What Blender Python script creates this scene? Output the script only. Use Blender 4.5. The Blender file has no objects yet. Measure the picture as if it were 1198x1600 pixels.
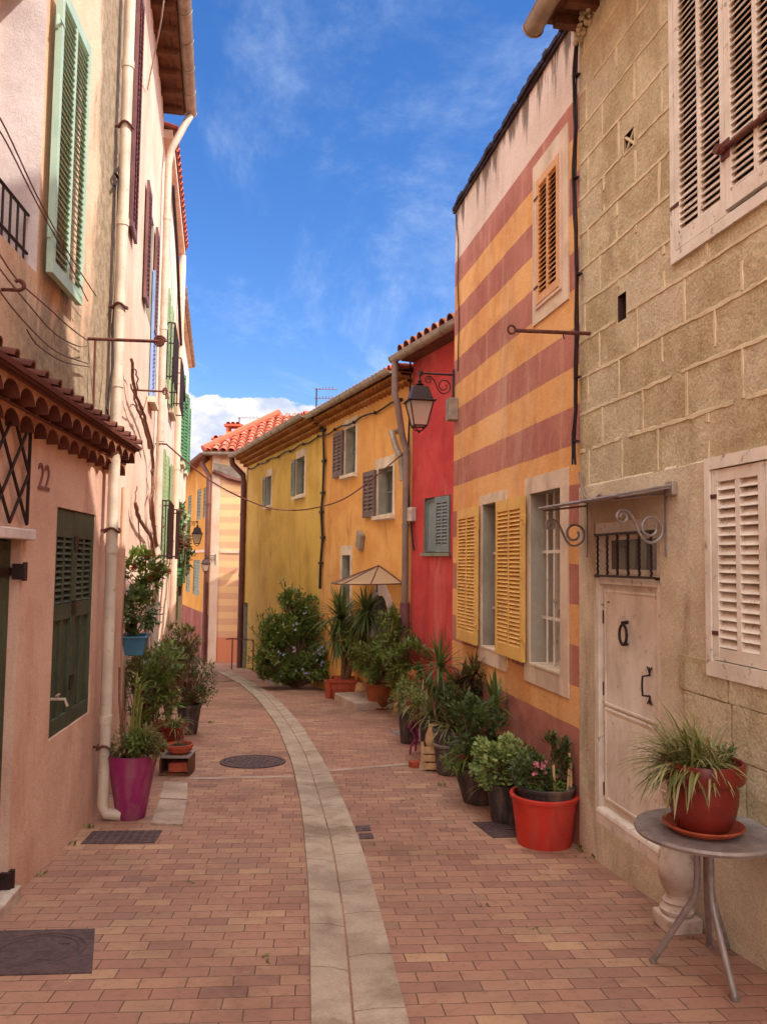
import bpy, math, random
from mathutils import Vector, Matrix
R = random.Random(11)
S = bpy.context.scene
COL = S.collection
PI = math.pi

# ------------------------------------------------------------------ camera
FPX = 1250.0
PITCH = math.atan(78 / FPX)
ROLL = math.radians(0.75)
EYE = Vector((0, 0, 1.65))
_F = Vector((0, math.cos(PITCH), math.sin(PITCH)))
_R0 = Vector((1, 0, 0)); _U0 = Vector((0, -math.sin(PITCH), math.cos(PITCH)))
CR = _R0 * math.cos(ROLL) + _U0 * math.sin(ROLL)
CU = _U0 * math.cos(ROLL) - _R0 * math.sin(ROLL)
cam = bpy.data.cameras.new('camera'); co = bpy.data.objects.new('camera', cam); COL.objects.link(co)
cam.sensor_fit = 'HORIZONTAL'; cam.sensor_width = 36; cam.lens = 36 * FPX / 1198
cam.clip_start = 0.05; cam.clip_end = 3000
mm = Matrix((CR, CU, -_F)).transposed().to_4x4(); mm.translation = EYE
co.matrix_world = mm
S.camera = co

def ray(px, py):
    return (_F * FPX + CR * (px - 599) - CU * (py - 800)).normalized()

def zg(y):
    if y < -6: return 0.6
    if y < 5: return -0.1 * y
    if y < 6: return -0.5 - 0.1 * (y - 5) + 0.025 * (y - 5) ** 2
    if y < 16: return -0.575 - 0.05 * (y - 6)
    if y < 32: return -1.075 - 0.074 * (y - 16)
    return -2.259

def G(px, py, dz=0.0):
    d = ray(px, py); a, b = 0.5, 200.0
    for _ in range(60):
        m = (a + b) / 2; p = EYE + d * m
        if p.z > zg(p.y) + dz: a = m
        else: b = m
    p = EYE + d * a
    return Vector((p.x, p.y, zg(p.y) + dz))

class Frame:
    """vertical plane: u runs along it, n sticks out towards the street, z is up"""
    def __init__(s, ax, ay, tx, ty, nx, ny):
        s.a = Vector((ax, ay, 0)); s.t = Vector((tx, ty, 0)).normalized(); s.n = Vector((nx, ny, 0)).normalized()
    def pt(s, u, n, z):
        p = s.a + s.t * u + s.n * n; return Vector((p.x, p.y, z))
    def hit(s, px, py, n=0.0):
        d = ray(px, py); o = s.a + s.n * n
        k = (o - EYE).dot(s.n) / d.dot(s.n) if True else 0
        p = EYE + d * k
        return ((p - s.a).dot(s.t), p.z)
    def uy(s, y):
        return (y - s.a.y) / s.t.y
    def poly(s, pts, n=0.0):
        r = []
        for q in pts:
            u, z = s.hit(q[0], q[1], n); r.append(s.pt(u, n, z))
        return r
    def rect(s, tl, tr, bl, br, n=0.0):
        h = [s.hit(q[0], q[1], n) for q in (tl, tr, bl, br)]
        ua, ub = (h[0][0] + h[2][0]) / 2, (h[1][0] + h[3][0]) / 2
        za, zb = (h[0][1] + h[1][1]) / 2, (h[2][1] + h[3][1]) / 2
        return min(ua, ub), max(ua, ub), min(za, zb), max(za, zb)
    def sub(s, u, n, ang):
        """frame hinged at (u,n), its t turned by ang (radians) from the wall direction towards n"""
        o = s.pt(u, n, 0); t = s.t * math.cos(ang) + s.n * math.sin(ang); nn = s.n * math.cos(ang) - s.t * math.sin(ang)
        return Frame(o.x, o.y, t.x, t.y, nn.x, nn.y)

RW = Frame(2.76, 0, -.1776, 1, -1, -.1776)          # stone and striped houses
L1 = Frame(-1.83, 0, -.096, 1, 1, .096)            # pink house, number 22
L2 = Frame(-1.02, 0, -.207, 1, 1, .207)             # row behind it
OW = Frame(6.13, 0, -.407, 1, -1, -.407)            # red, orange and olive houses
FF = Frame(-6.24, 29, 1, 0, 0, -1)                  # far house, front
FS = Frame(-6.24, 29, -.39, 1, -1, -.39)            # far house, flank

# ------------------------------------------------------------------ mesh builder
class MB:
    def __init__(s): s.v = []; s.f = []; s.m = []; s.uv = []; s.sm = []
    def face(s, pts, m=0, uv=None, sm=False):
        i = len(s.v); s.v += [Vector(p) for p in pts]; s.f.append(list(range(i, i + len(pts)))); s.m.append(m); s.uv.append(uv); s.sm.append(sm)
    def grid(s, rows, m=0, closed=False, sm=True, uvs=None):
        i = len(s.v); w = len(rows[0])
        for r in rows: s.v += [Vector(p) for p in r]
        for a in range(len(rows) - 1):
            for b in range(w if closed else w - 1):
                c = (b + 1) % w
                s.f.append([i + a * w + b, i + a * w + c, i + (a + 1) * w + c, i + (a + 1) * w + b]); s.m.append(m); s.sm.append(sm)
                s.uv.append([uvs[a][b], uvs[a][b + 1], uvs[a + 1][b + 1], uvs[a + 1][b]] if uvs else None)
    def obox(s, c, x, y, z, m=0):
        c = Vector(c); x = Vector(x); y = Vector(y); z = Vector(z)
        P = [c + x * i + y * j + z * k for k in (-1, 1) for j in (-1, 1) for i in (-1, 1)]
        b = len(s.v); s.v += P
        for q in ((0, 2, 3, 1), (4, 5, 7, 6), (0, 1, 5, 4), (2, 6, 7, 3), (0, 4, 6, 2), (1, 3, 7, 5)):
            s.f.append([b + k for k in q]); s.m.append(m); s.uv.append(None); s.sm.append(False)
    def wbox(s, W, u0, u1, n0, n1, z0, z1, m=0):
        c = W.pt((u0 + u1) / 2, (n0 + n1) / 2, (z0 + z1) / 2)
        s.obox(c, W.t * (u1 - u0) / 2, W.n * (n1 - n0) / 2, Vector((0, 0, (z1 - z0) / 2)), m)
    def box(s, x0, x1, y0, y1, z0, z1, m=0):
        s.obox(((x0 + x1) / 2, (y0 + y1) / 2, (z0 + z1) / 2), ((x1 - x0) / 2, 0, 0), (0, (y1 - y0) / 2, 0), (0, 0, (z1 - z0) / 2), m)
    def tube(s, pts, r, k=8, m=0, caps=True, r2=None):
        pts = [Vector(p) for p in pts]; n = len(pts); rows = []
        up = None; pa = None
        for i, p in enumerate(pts):
            d = (pts[min(i + 1, n - 1)] - pts[max(i - 1, 0)])
            if d.length < 1e-9: d = Vector((0, 0, 1))
            d.normalize()
            if pa is None: a = d.cross(Vector((0, 0, 1)) if abs(d.z) < .9 else Vector((1, 0, 0)))
            else: a = pa - d * pa.dot(d)
            if a.length < 1e-6: a = d.orthogonal()
            a.normalize(); b = d.cross(a).normalized(); pa = a
            rr = r if r2 is None else r + (r2 - r) * i / max(1, n - 1)
            rows.append([p + (a * math.cos(2 * PI * j / k) + b * math.sin(2 * PI * j / k)) * rr for j in range(k)])
        s.grid(rows, m, closed=True)
        if caps:
            s.face(rows[0][::-1], m); s.face(rows[-1], m)
    def lathe(s, prof, c=(0, 0, 0), k=36, m=0):
        c = Vector(c)
        s.grid([[c + Vector((r * math.cos(2 * PI * j / k), r * math.sin(2 * PI * j / k), z)) for j in range(k)] for r, z in prof], m, closed=True)
    def half(s, c, ax, side, up, L, r, k=8, m=0, th=.012, sm=True):
        """half-round shell, axis ax (from c, length L), opening away from up"""
        c = Vector(c)
        for rr in (r, r - th):
            rows = []
            for q in (0, L):
                rows.append([c + ax * q + side * (rr * math.cos(PI * j / k)) + up * (rr * math.sin(PI * j / k)) for j in range(k + 1)])
            s.grid(rows, m, sm=sm)
        for q in (0, L):
            o = [c + ax * q + side * (r * math.cos(PI * j / k)) + up * (r * math.sin(PI * j / k)) for j in range(k + 1)]
            i_ = [c + ax * q + side * ((r - th) * math.cos(PI * j / k)) + up * ((r - th) * math.sin(PI * j / k)) for j in range(k + 1)]
            s.grid([o, i_], m, sm=False)
    def build(s, name, mats, parent=None, sharp=35, bevel=0):
        if not isinstance(mats, (list, tuple)): mats = [mats]
        off = Vector((0, 0, 0)); p = parent
        while p is not None: off += p.location; p = p.parent
        me = bpy.data.meshes.new(name)
        me.from_pydata([tuple(v - off) for v in s.v], [], s.f)
        for mt in mats: me.materials.append(mt)
        me.polygons.foreach_set('material_index', s.m)
        me.polygons.foreach_set('use_smooth', s.sm)
        if any(u is not None for u in s.uv):
            lay = me.uv_layers.new(name='UVMap'); fl = []
            for f, u in zip(s.f, s.uv):
                for j in range(len(f)):
                    fl += list(u[j]) if u is not None else [0.0, 0.0]
            lay.data.foreach_set('uv', fl)
        if any(s.sm) and sharp: me.set_sharp_from_angle(angle=math.radians(sharp))
        me.update()
        o = bpy.data.objects.new(name, me); COL.objects.link(o)
        if parent is not None: o.parent = parent
        if bevel:
            b = o.modifiers.new('bevel', 'BEVEL'); b.width = bevel; b.segments = 2; b.limit_method = 'ANGLE'
        return o

def tag(o, label=None, cat=None, group=None, kind=None):
    if label: o['label'] = label
    if cat: o['category'] = cat
    if group: o['group'] = group
    if kind: o['kind'] = kind
    return o
def empty(name, loc, label, cat, group=None):
    o = bpy.data.objects.new(name, None); COL.objects.link(o); o.location = loc; o.empty_display_size = .1
    return tag(o, label, cat, group)
def kids(o): return [c for c in bpy.data.objects if c.parent == o]
def copy_tree(o, parent=None):
    c = o.copy(); COL.objects.link(c)
    if parent is not None: c.parent = parent
    for ch in kids(o): copy_tree(ch, c)
    return c
def text_part(txt, name, size, thick, mat, M, parent):
    cu = bpy.data.curves.new(name, 'FONT'); cu.body = txt; cu.size = size; cu.extrude = thick; cu.align_x = 'CENTER'; cu.align_y = 'CENTER'
    cu.space_line = .85
    t = bpy.data.objects.new(name + '_tmp', cu); COL.objects.link(t)
    bpy.context.view_layer.update()
    me = bpy.data.meshes.new_from_object(t.evaluated_get(bpy.context.evaluated_depsgraph_get()))
    bpy.data.objects.remove(t); me.materials.clear(); me.materials.append(mat)
    me.transform(M)
    o = bpy.data.objects.new(name, me); COL.objects.link(o)
    off = parent.location.copy(); me.transform(Matrix.Translation(-off)); o.parent = parent
    return o

# ------------------------------------------------------------------ materials
def lin(c):
    return tuple((x / 255 / 12.92 if x / 255 <= .04045 else ((x / 255 + .055) / 1.055) ** 2.4) for x in c) + (1,)
class NT:
    def __init__(s, name):
        s.mat = bpy.data.materials.new(name); s.mat.use_nodes = True; s.t = s.mat.node_tree
        s.b = s.t.nodes['Principled BSDF']; s.l = s.t.links
    def n(s, typ, **kw):
        x = s.t.nodes.new(typ)
        for k, v in kw.items(): setattr(x, k, v)
        return x
    def put(s, sock, val):
        if isinstance(val, bpy.types.NodeSocket): s.l.new(val, sock)
        else: sock.default_value = val
    def math(s, op, a, b=0.0, c=None, clamp=False):
        x = s.n('ShaderNodeMath', operation=op, use_clamp=clamp); s.put(x.inputs[0], a); s.put(x.inputs[1], b)
        if c is not None: s.put(x.inputs[2], c)
        return x.outputs[0]
    def noise(s, vec, scale, detail=5, rough=.55, dist=0):
        x = s.n('ShaderNodeTexNoise'); s.put(x.inputs['Vector'], vec); x.inputs['Scale'].default_value = scale
        x.inputs['Detail'].default_value = detail; x.inputs['Roughness'].default_value = rough; x.inputs['Distortion'].default_value = dist
        return x.outputs['Fac']
    def mix(s, f, a, b, mode='MIX'):
        x = s.n('ShaderNodeMix', data_type='RGBA', blend_type=mode); s.put(x.inputs[0], f); s.put(x.inputs[6], a); s.put(x.inputs[7], b)
        return x.outputs[2]
    def step(s, v, a, b, lo=0.0, hi=1.0):
        x = s.n('ShaderNodeMapRange', interpolation_type='SMOOTHSTEP'); s.put(x.inputs[0], v)
        for i, q in enumerate((a, b, lo, hi)): s.put(x.inputs[i + 1], q)
        return x.outputs[0]
    def ramp(s, v, stops):
        x = s.n('ShaderNodeValToRGB'); e = x.color_ramp.elements
        while len(e) < len(stops): e.new(.5)
        for k, (p, c) in enumerate(stops): e[k].position = p; e[k].color = c
        s.put(x.inputs[0], v); return x.outputs[0]
    def obj(s, sc=(1, 1, 1)):
        tc = s.n('ShaderNodeTexCoord').outputs['Object']
        if sc == (1, 1, 1): return tc
        m = s.n('ShaderNodeMapping'); s.l.new(tc, m.inputs[0]); m.inputs['Scale'].default_value = sc; return m.outputs[0]
    def uv(s):
        x = s.n('ShaderNodeUVMap'); x.uv_map = 'UVMap'; sp = s.n('ShaderNodeSeparateXYZ'); s.l.new(x.outputs[0], sp.inputs[0]); return x.outputs[0], sp.outputs[0], sp.outputs[1]
    def bump(s, h, strength, dist=.01, prev=None):
        x = s.n('ShaderNodeBump'); x.inputs['Strength'].default_value = strength; x.inputs['Distance'].default_value = dist; s.put(x.inputs['Height'], h)
        if prev is not None: s.l.new(prev, x.inputs['Normal'])
        return x.outputs[0]
    def out(s, col, rough=.85, normal=None, metal=0.0, spec=.3):
        s.put(s.b.inputs['Base Color'], col); s.put(s.b.inputs['Roughness'], rough); s.b.inputs['Metallic'].default_value = metal
        s.b.inputs['Specular IOR Level'].default_value = spec
        if normal is not None: s.l.new(normal, s.b.inputs['Normal'])
        return s.mat

def plaster(name, c1, c2=None, scale=1.3, bump=.5, fine=90, speck=.12, rough=.92, stain=None, stain_amt=.5, col_sock=None):
    n = NT(name); o = n.obj()
    c2 = c2 or tuple(x * .86 for x in c1)
    col = col_sock(n) if col_sock else n.mix(n.step(n.noise(o, scale, 7, .6, .4), .38, .66), lin(c1), lin(c2))
    if stain:
        st = n.noise(n.obj((1.2, 1.2, .35)), 1.6, 7, .65, .5)
        col = n.mix(n.math('MULTIPLY', n.step(st, .5, .72), stain_amt), col, lin(stain))
    sp = n.noise(o, fine, 3, .6)
    col = n.mix(n.step(sp, .35, .65, 0, speck * 2), col, (.45, .4, .38, 1), 'MULTIPLY')
    fade = n.noise(n.obj((.8, .8, .3)), 1.3, 8, .75, .6)
    col = n.mix(n.step(fade, .5, .72, 0, .22), col, lin((236, 214, 188)))
    b = n.bump(n.noise(o, 5, 3, .5), bump * .5, .03)
    b = n.bump(n.noise(o, 22, 6, .65), bump * .6, .012, b)
    b = n.bump(sp, bump, .004, b)
    return n.out(col, rough, b, spec=.15)

def paint(name, c, c2=None, rough=.55, scale=6, bump=.15, worn=None, worn_amt=.0, metal=0.0, spec=.35, dust=0.0):
    n = NT(name); o = n.obj()
    c2 = c2 or tuple(x * .85 for x in c)
    col = n.mix(n.step(n.noise(o, scale, 6, .6), .35, .7), lin(c), lin(c2))
    f = n.noise(o, 55, 4, .6)
    if dust: col = n.mix(n.math('MULTIPLY', n.step(n.noise(n.obj((5, 5, 2)), 1.0, 8, .7, .6), .42, .7), dust), col, lin((150, 124, 106)))
    if worn: col = n.mix(n.math('MULTIPLY', n.step(n.noise(o, 14, 8, .7), .58, .66), worn_amt), col, lin(worn))
    return n.out(col, n.step(f, .3, .7, rough - .08, rough + .12), n.bump(f, bump, .004), metal, spec)

def leafmat(name, cols, trans=.25, rough=.5):
    n = NT(name); g = n.n('ShaderNodeNewGeometry')
    r = g.outputs['Random Per Island']
    st = [(i / max(1, len(cols) - 1), lin(c)) for i, c in enumerate(cols)]
    col = n.ramp(r, st); n.out(col, rough, None, 0, .35)
    t = n.n('ShaderNodeBsdfTranslucent'); n.l.new(n.mix(.35, col, lin((150, 160, 40))), t.inputs[0])
    mx = n.n('ShaderNodeMixShader'); mx.inputs[0].default_value = trans
    n.l.new(n.b.outputs[0], mx.inputs[1]); n.l.new(t.outputs[0], mx.inputs[2]); n.l.new(mx.outputs[0], n.t.nodes['Material Output'].inputs[0])
    return n.mat
CLX, CLY, CUX, CUY, EXPO = .3, .2, 0.0, 0.0, 1.45
# ------------------------------------------------------------------ palette
M = {}
def stonecol(n):
    _, u, v = n.uv(); o = n.obj()
    row = n.math('FLOOR', n.math('DIVIDE', n.math('SUBTRACT', v, 2.27), .302)); odd = n.math('MODULO', n.math('ABSOLUTE', row), 2.0)
    cl_ = n.math('FLOOR', n.math('DIVIDE', n.math('SUBTRACT', n.math('SUBTRACT', RW.uy(6.51) - .12, n.math('MULTIPLY', odd, .2925)), u), .585))
    cc = n.n('ShaderNodeCombineXYZ'); n.put(cc.inputs[0], cl_); n.put(cc.inputs[1], row)
    wn = n.n('ShaderNodeTexWhiteNoise', noise_dimensions='2D'); n.l.new(cc.outputs[0], wn.inputs['Vector'])
    col = n.mix(n.step(n.noise(o, 3.2, 7, .65, .4), .36, .66), lin((216, 200, 164)), lin((190, 170, 132)))
    col = n.mix(n.math('MULTIPLY', wn.outputs['Value'], .36), col, lin((170, 148, 108)))
    wn2 = n.n('ShaderNodeTexWhiteNoise', noise_dimensions='2D'); ad = n.n('ShaderNodeVectorMath', operation='ADD'); n.l.new(cc.outputs[0], ad.inputs[0]); ad.inputs[1].default_value = (31.7, 12.3, 0); n.l.new(ad.outputs[0], wn2.inputs['Vector'])
    col = n.mix(n.step(wn2.outputs['Value'], .72, .9, 0, .4), col, lin((220, 206, 178)))
    return n.mix(n.step(n.noise(o, 26, 6, .75), .56, .72, 0, .55), col, lin((226, 204, 166)))
M['stone'] = plaster('stone', (0, 0, 0), None, 3.2, 1.5, 55, .2, stain=(138, 110, 76), stain_amt=.4, col_sock=stonecol)
M['mortar'] = plaster('mortar', (224, 206, 170), (202, 182, 146), 5, .7, 120, .1)
M['cement'] = plaster('cement', (228, 212, 184), (204, 186, 156), 1.1, 1.1, 70, .16, stain=(128, 94, 66), stain_amt=.6)
M['pink'] = plaster('pink_plaster', (222, 184, 162), (204, 162, 142), .9, .7, 90, .12, stain=(186, 128, 106), stain_amt=.5)
M['pink_top'] = plaster('upper_plaster', (232, 182, 140), (214, 160, 118), .8, .7, 100, .14, stain=(120, 104, 76), stain_amt=.75)
M['moss'] = plaster('mossy_plaster', (150, 140, 106), (112, 106, 78), 1.6, .9, 80, .2, stain=(70, 68, 50), stain_amt=.7)
M['white_plaster'] = plaster('white_plaster', (232, 216, 212), (206, 190, 188), 1.4, .5, 90, .1, stain=(170, 150, 140), stain_amt=.5)
M['peach'] = plaster('peach_plaster', (236, 206, 184), (222, 186, 162), .7, .5, 90, .1, stain=(180, 130, 100), stain_amt=.4)
M['cream'] = plaster('cream_plaster', (236, 214, 196), (224, 200, 180), .7, .5, 90, .1, stain=(180, 140, 120), stain_amt=.35)
M['offwhite'] = plaster('offwhite_plaster', (236, 222, 206), (222, 206, 190), .7, .5, 90, .08, stain=(170, 150, 150), stain_amt=.35)
M['red_wall'] = plaster('red_plaster', (212, 84, 80), (190, 66, 66), 1.0, .7, 80, .14, stain=(140, 50, 44), stain_amt=.6)
M['orange'] = plaster('orange_plaster', (240, 180, 104), (224, 158, 88), .8, .8, 60, .16, stain=(190, 128, 72), stain_amt=.7)
M['olive'] = plaster('olive_plaster', (228, 184, 96), (208, 164, 80), .8, .7, 60, .16, stain=(150, 110, 40), stain_amt=.4)
M['far_yellow'] = plaster('far_yellow_plaster', (214, 150, 70), (200, 136, 62), .6, .5, 60, .1, stain=(150, 90, 50), stain_amt=.4)
M['maroon_base'] = plaster('maroon_plaster', (150, 86, 72), (130, 74, 62), .9, .5, 60, .12)
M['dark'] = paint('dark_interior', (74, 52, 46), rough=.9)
M['surround'] = plaster('window_surround', (230, 208, 182), (208, 184, 158), 2.2, .4, 100, .08, stain=(150, 124, 104), stain_amt=.5)
M['reveal'] = plaster('grey_reveal', (172, 164, 148), (150, 142, 126), 2, .4, 100, .1)
M['white_paint'] = paint('white_paint', (232, 220, 204), (212, 198, 180), .55, 5, .25, worn=(120, 92, 70), worn_amt=.7)
M['door_white'] = paint('door_paint', (238, 228, 212), (220, 206, 188), .55, 2.5, .3, worn=(150, 120, 96), worn_amt=.6, dust=.3)
M['yellow_paint'] = paint('yellow_paint', (232, 184, 96), (214, 164, 82), .5, 4, .2, worn=(170, 130, 70), worn_amt=.4)
M['mint'] = paint('mint_paint', (176, 198, 176), (160, 184, 164), .55, 4, .2, worn=(120, 140, 110), worn_amt=.3)
M['deep_green'] = paint('deep_green_paint', (70, 78, 58), (56, 62, 46), .6, 3, .3, worn=(40, 40, 30), worn_amt=.5)
M['green'] = paint('green_paint', (84, 128, 84), (70, 108, 72), .55, 4, .2)
M['pale_green'] = paint('pale_green_paint', (156, 172, 128), (136, 154, 112), .55, 4, .2)
M['blue_paint'] = paint('blue_paint', (150, 172, 214), (134, 156, 200), .55, 4, .2)
M['plum_paint'] = paint('plum_paint', (126, 82, 78), (104, 66, 66), .55, 4, .2)
M['grey_shutter'] = paint('grey_shutter_paint', (116, 92, 84), (98, 78, 72), .6, 4, .25)
M['greygreen'] = paint('greygreen_paint', (134, 136, 116), (116, 118, 100), .6, 4, .25)
M['bluegrey'] = paint('bluegrey_paint', (132, 142, 140), (114, 124, 124), .6, 4, .25)
M['iron'] = paint('black_iron', (44, 30, 30), (62, 36, 32), .5, 30, .4, metal=.3)
M['rust'] = paint('rusty_iron', (112, 62, 50), (80, 44, 40), .7, 30, .5, metal=.2)
M['zinc'] = paint('zinc', (168, 152, 134), (138, 122, 108), .5, 6, .25, metal=.35)
M['pipe_white'] = paint('pale_pipe', (208, 190, 170), (184, 166, 148), .5, 3, .2, worn=(140, 110, 90), worn_amt=.4)
M['pipe_grey'] = paint('grey_pipe', (140, 118, 104), (118, 98, 88), .5, 3, .2)
M['pipe_brown'] = paint('brown_pipe', (110, 62, 50), (88, 50, 42), .5, 3, .2)
M['cable'] = paint('cable_rubber', (44, 30, 30), rough=.6)
M['wire'] = paint('thin_wire', (120, 92, 80), rough=.6)
M['wood'] = paint('old_wood', (112, 70, 46), (84, 50, 34), .75, 9, .4)
M['grey_metal'] = paint('grey_metal', (158, 146, 142), (130, 120, 118), .48, 12, .25, metal=.35, dust=.4)
M['terracotta'] = paint('terracotta', (176, 82, 54), (150, 64, 42), .75, 9, .4, worn=(196, 130, 100), worn_amt=.35)
M['terracotta_old'] = paint('mossy_terracotta', (160, 84, 50), (120, 74, 40), .85, 7, .5, worn=(90, 86, 50), worn_amt=.6)
M['red_glaze'] = paint('dark_red_glaze', (124, 42, 32), (104, 34, 28), .35, 6, .15)
M['red_plastic'] = paint('red_plastic', (200, 52, 38), (180, 44, 34), .5, 3, .1, dust=.225)
M['black_plastic'] = paint('black_plastic', (58, 50, 50), (42, 36, 36), .55, 5, .2, dust=.55)
M['grey_plastic'] = paint('dark_grey_plastic', (82, 72, 72), (66, 58, 58), .6, 5, .2, dust=.4)
M['magenta'] = paint('magenta_plastic', (148, 34, 96), (132, 28, 88), .5, 3, .1, dust=.45)
M['blue_plastic'] = paint('blue_plastic', (70, 122, 150), (58, 104, 130), .5, 3, .1)
M['marble'] = paint('worn_white_stone', (206, 186, 170), (172, 150, 136), .7, 7, .5, worn=(130, 108, 92), worn_amt=.5)
M['crate'] = paint('pale_wood', (214, 172, 128), (188, 144, 100), .7, 12, .4)
M['soil'] = paint('soil', (56, 38, 28), (38, 26, 20), .95, 40, 1.0)
M['manhole'] = paint('cast_iron', (96, 74, 72), (74, 56, 56), .7, 18, 1.0)
M['concrete'] = plaster('concrete', (186, 162, 144), (160, 136, 118), 2, .8, 70, .14, stain=(120, 96, 84), stain_amt=.6)
M['bark'] = paint('bark', (128, 98, 72), (96, 72, 52), .9, 25, 1.0)
M['vine'] = paint('vine_bark', (136, 92, 72), (104, 70, 56), .9, 25, .8)
M['cane'] = paint('green_cane', (120, 120, 52), (96, 100, 42), .5, 12, .3)
M['leaf'] = leafmat('leaf_green', [(74, 92, 40), (102, 120, 54), (124, 138, 68), (84, 104, 46), (132, 128, 70)])
M['leaf_dark'] = leafmat('leaf_dark', [(58, 76, 40), (78, 96, 52), (98, 112, 66), (62, 78, 44), (104, 98, 56)])
M['leaf_bright'] = leafmat('leaf_bright', [(104, 126, 66), (140, 156, 88), (166, 176, 110), (118, 136, 76)])
M['leaf_spider'] = leafmat('leaf_striped', [(120, 124, 70), (150, 146, 92), (98, 104, 52), (170, 160, 110), (110, 96, 58)])
M['leaf_yucca'] = leafmat('leaf_sword', [(66, 84, 44), (90, 106, 56), (112, 122, 68), (74, 88, 46)])
M['leaf_red'] = leafmat('leaf_reddish', [(84, 44, 34), (64, 60, 30), (110, 50, 38), (54, 56, 28)])
M['leaf_dry'] = leafmat('leaf_dry', [(120, 104, 62), (96, 92, 50), (140, 122, 80), (80, 80, 44)])
M['petal_pink'] = leafmat('petal_pink', [(206, 110, 130), (226, 140, 150)])
M['petal_blue'] = leafmat('petal_blue', [(140, 140, 168), (160, 158, 182)])
M['petal_red'] = leafmat('petal_red', [(170, 34, 30), (140, 28, 30)])
M['petal_orange'] = leafmat('petal_orange', [(206, 86, 50), (180, 70, 40)])

def glassmat():
    n = NT('window_glass'); o = n.obj()
    return n.out(n.mix(n.noise(o, 2, 2), lin((74, 66, 62)), lin((110, 100, 92))), .12, None, 0, .6)
M['glass'] = glassmat()
def lampglass():
    n = NT('lamp_glass'); n.out(lin((214, 190, 170)), .35, None, 0, .4)
    t = n.n('ShaderNodeBsdfTransparent'); t.inputs[0].default_value = (.95, .9, .85, 1)
    mx = n.n('ShaderNodeMixShader'); mx.inputs[0].default_value = .45
    n.l.new(n.b.outputs[0], mx.inputs[1]); n.l.new(t.outputs[0], mx.inputs[2]); n.l.new(mx.outputs[0], n.t.nodes['Material Output'].inputs[0])
    return n.mat
M['lamp_glass'] = lampglass()
def canopyglass():
    n = NT('canopy_glass'); n.out(lin((196, 172, 140)), .25, None, 0, .5)
    t = n.n('ShaderNodeBsdfTransparent'); t.inputs[0].default_value = (.85, .8, .7, 1)
    mx = n.n('ShaderNodeMixShader'); mx.inputs[0].default_value = .35
    n.l.new(n.b.outputs[0], mx.inputs[1]); n.l.new(t.outputs[0], mx.inputs[2]); n.l.new(mx.outputs[0], n.t.nodes['Material Output'].inputs[0])
    return n.mat
M['canopy_glass'] = canopyglass()

def tilemat(name, cols, pitch=.36):
    n = NT(name); g = n.n('ShaderNodeNewGeometry'); o = n.obj()
    col = n.ramp(g.outputs['Random Per Island'], [(i / (len(cols) - 1), lin(c)) for i, c in enumerate(cols)])
    col = n.mix(n.step(n.noise(o, 9, 6, .7), .45, .7, 0, .5), col, lin((120, 76, 54)))
    return n.out(col, .85, n.bump(n.noise(o, 40, 5), .5, .006), 0, .2)
M['tile'] = tilemat('roof_tile', [(196, 80, 58), (212, 100, 74), (176, 72, 54), (204, 120, 96)])
M['porch_tile'] = tilemat('porch_tile', [(92, 52, 44), (108, 62, 52), (82, 48, 42)])
M['tile_dark'] = tilemat('old_roof_tile', [(120, 66, 50), (140, 80, 60), (104, 60, 50), (150, 100, 78)])
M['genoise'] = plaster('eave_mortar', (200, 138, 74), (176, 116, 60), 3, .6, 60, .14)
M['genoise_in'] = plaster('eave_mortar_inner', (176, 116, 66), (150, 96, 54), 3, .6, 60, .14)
M['genoise_dark'] = plaster('porch_mortar', (170, 116, 82), (140, 92, 66), 3, .8, 60, .2)

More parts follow.
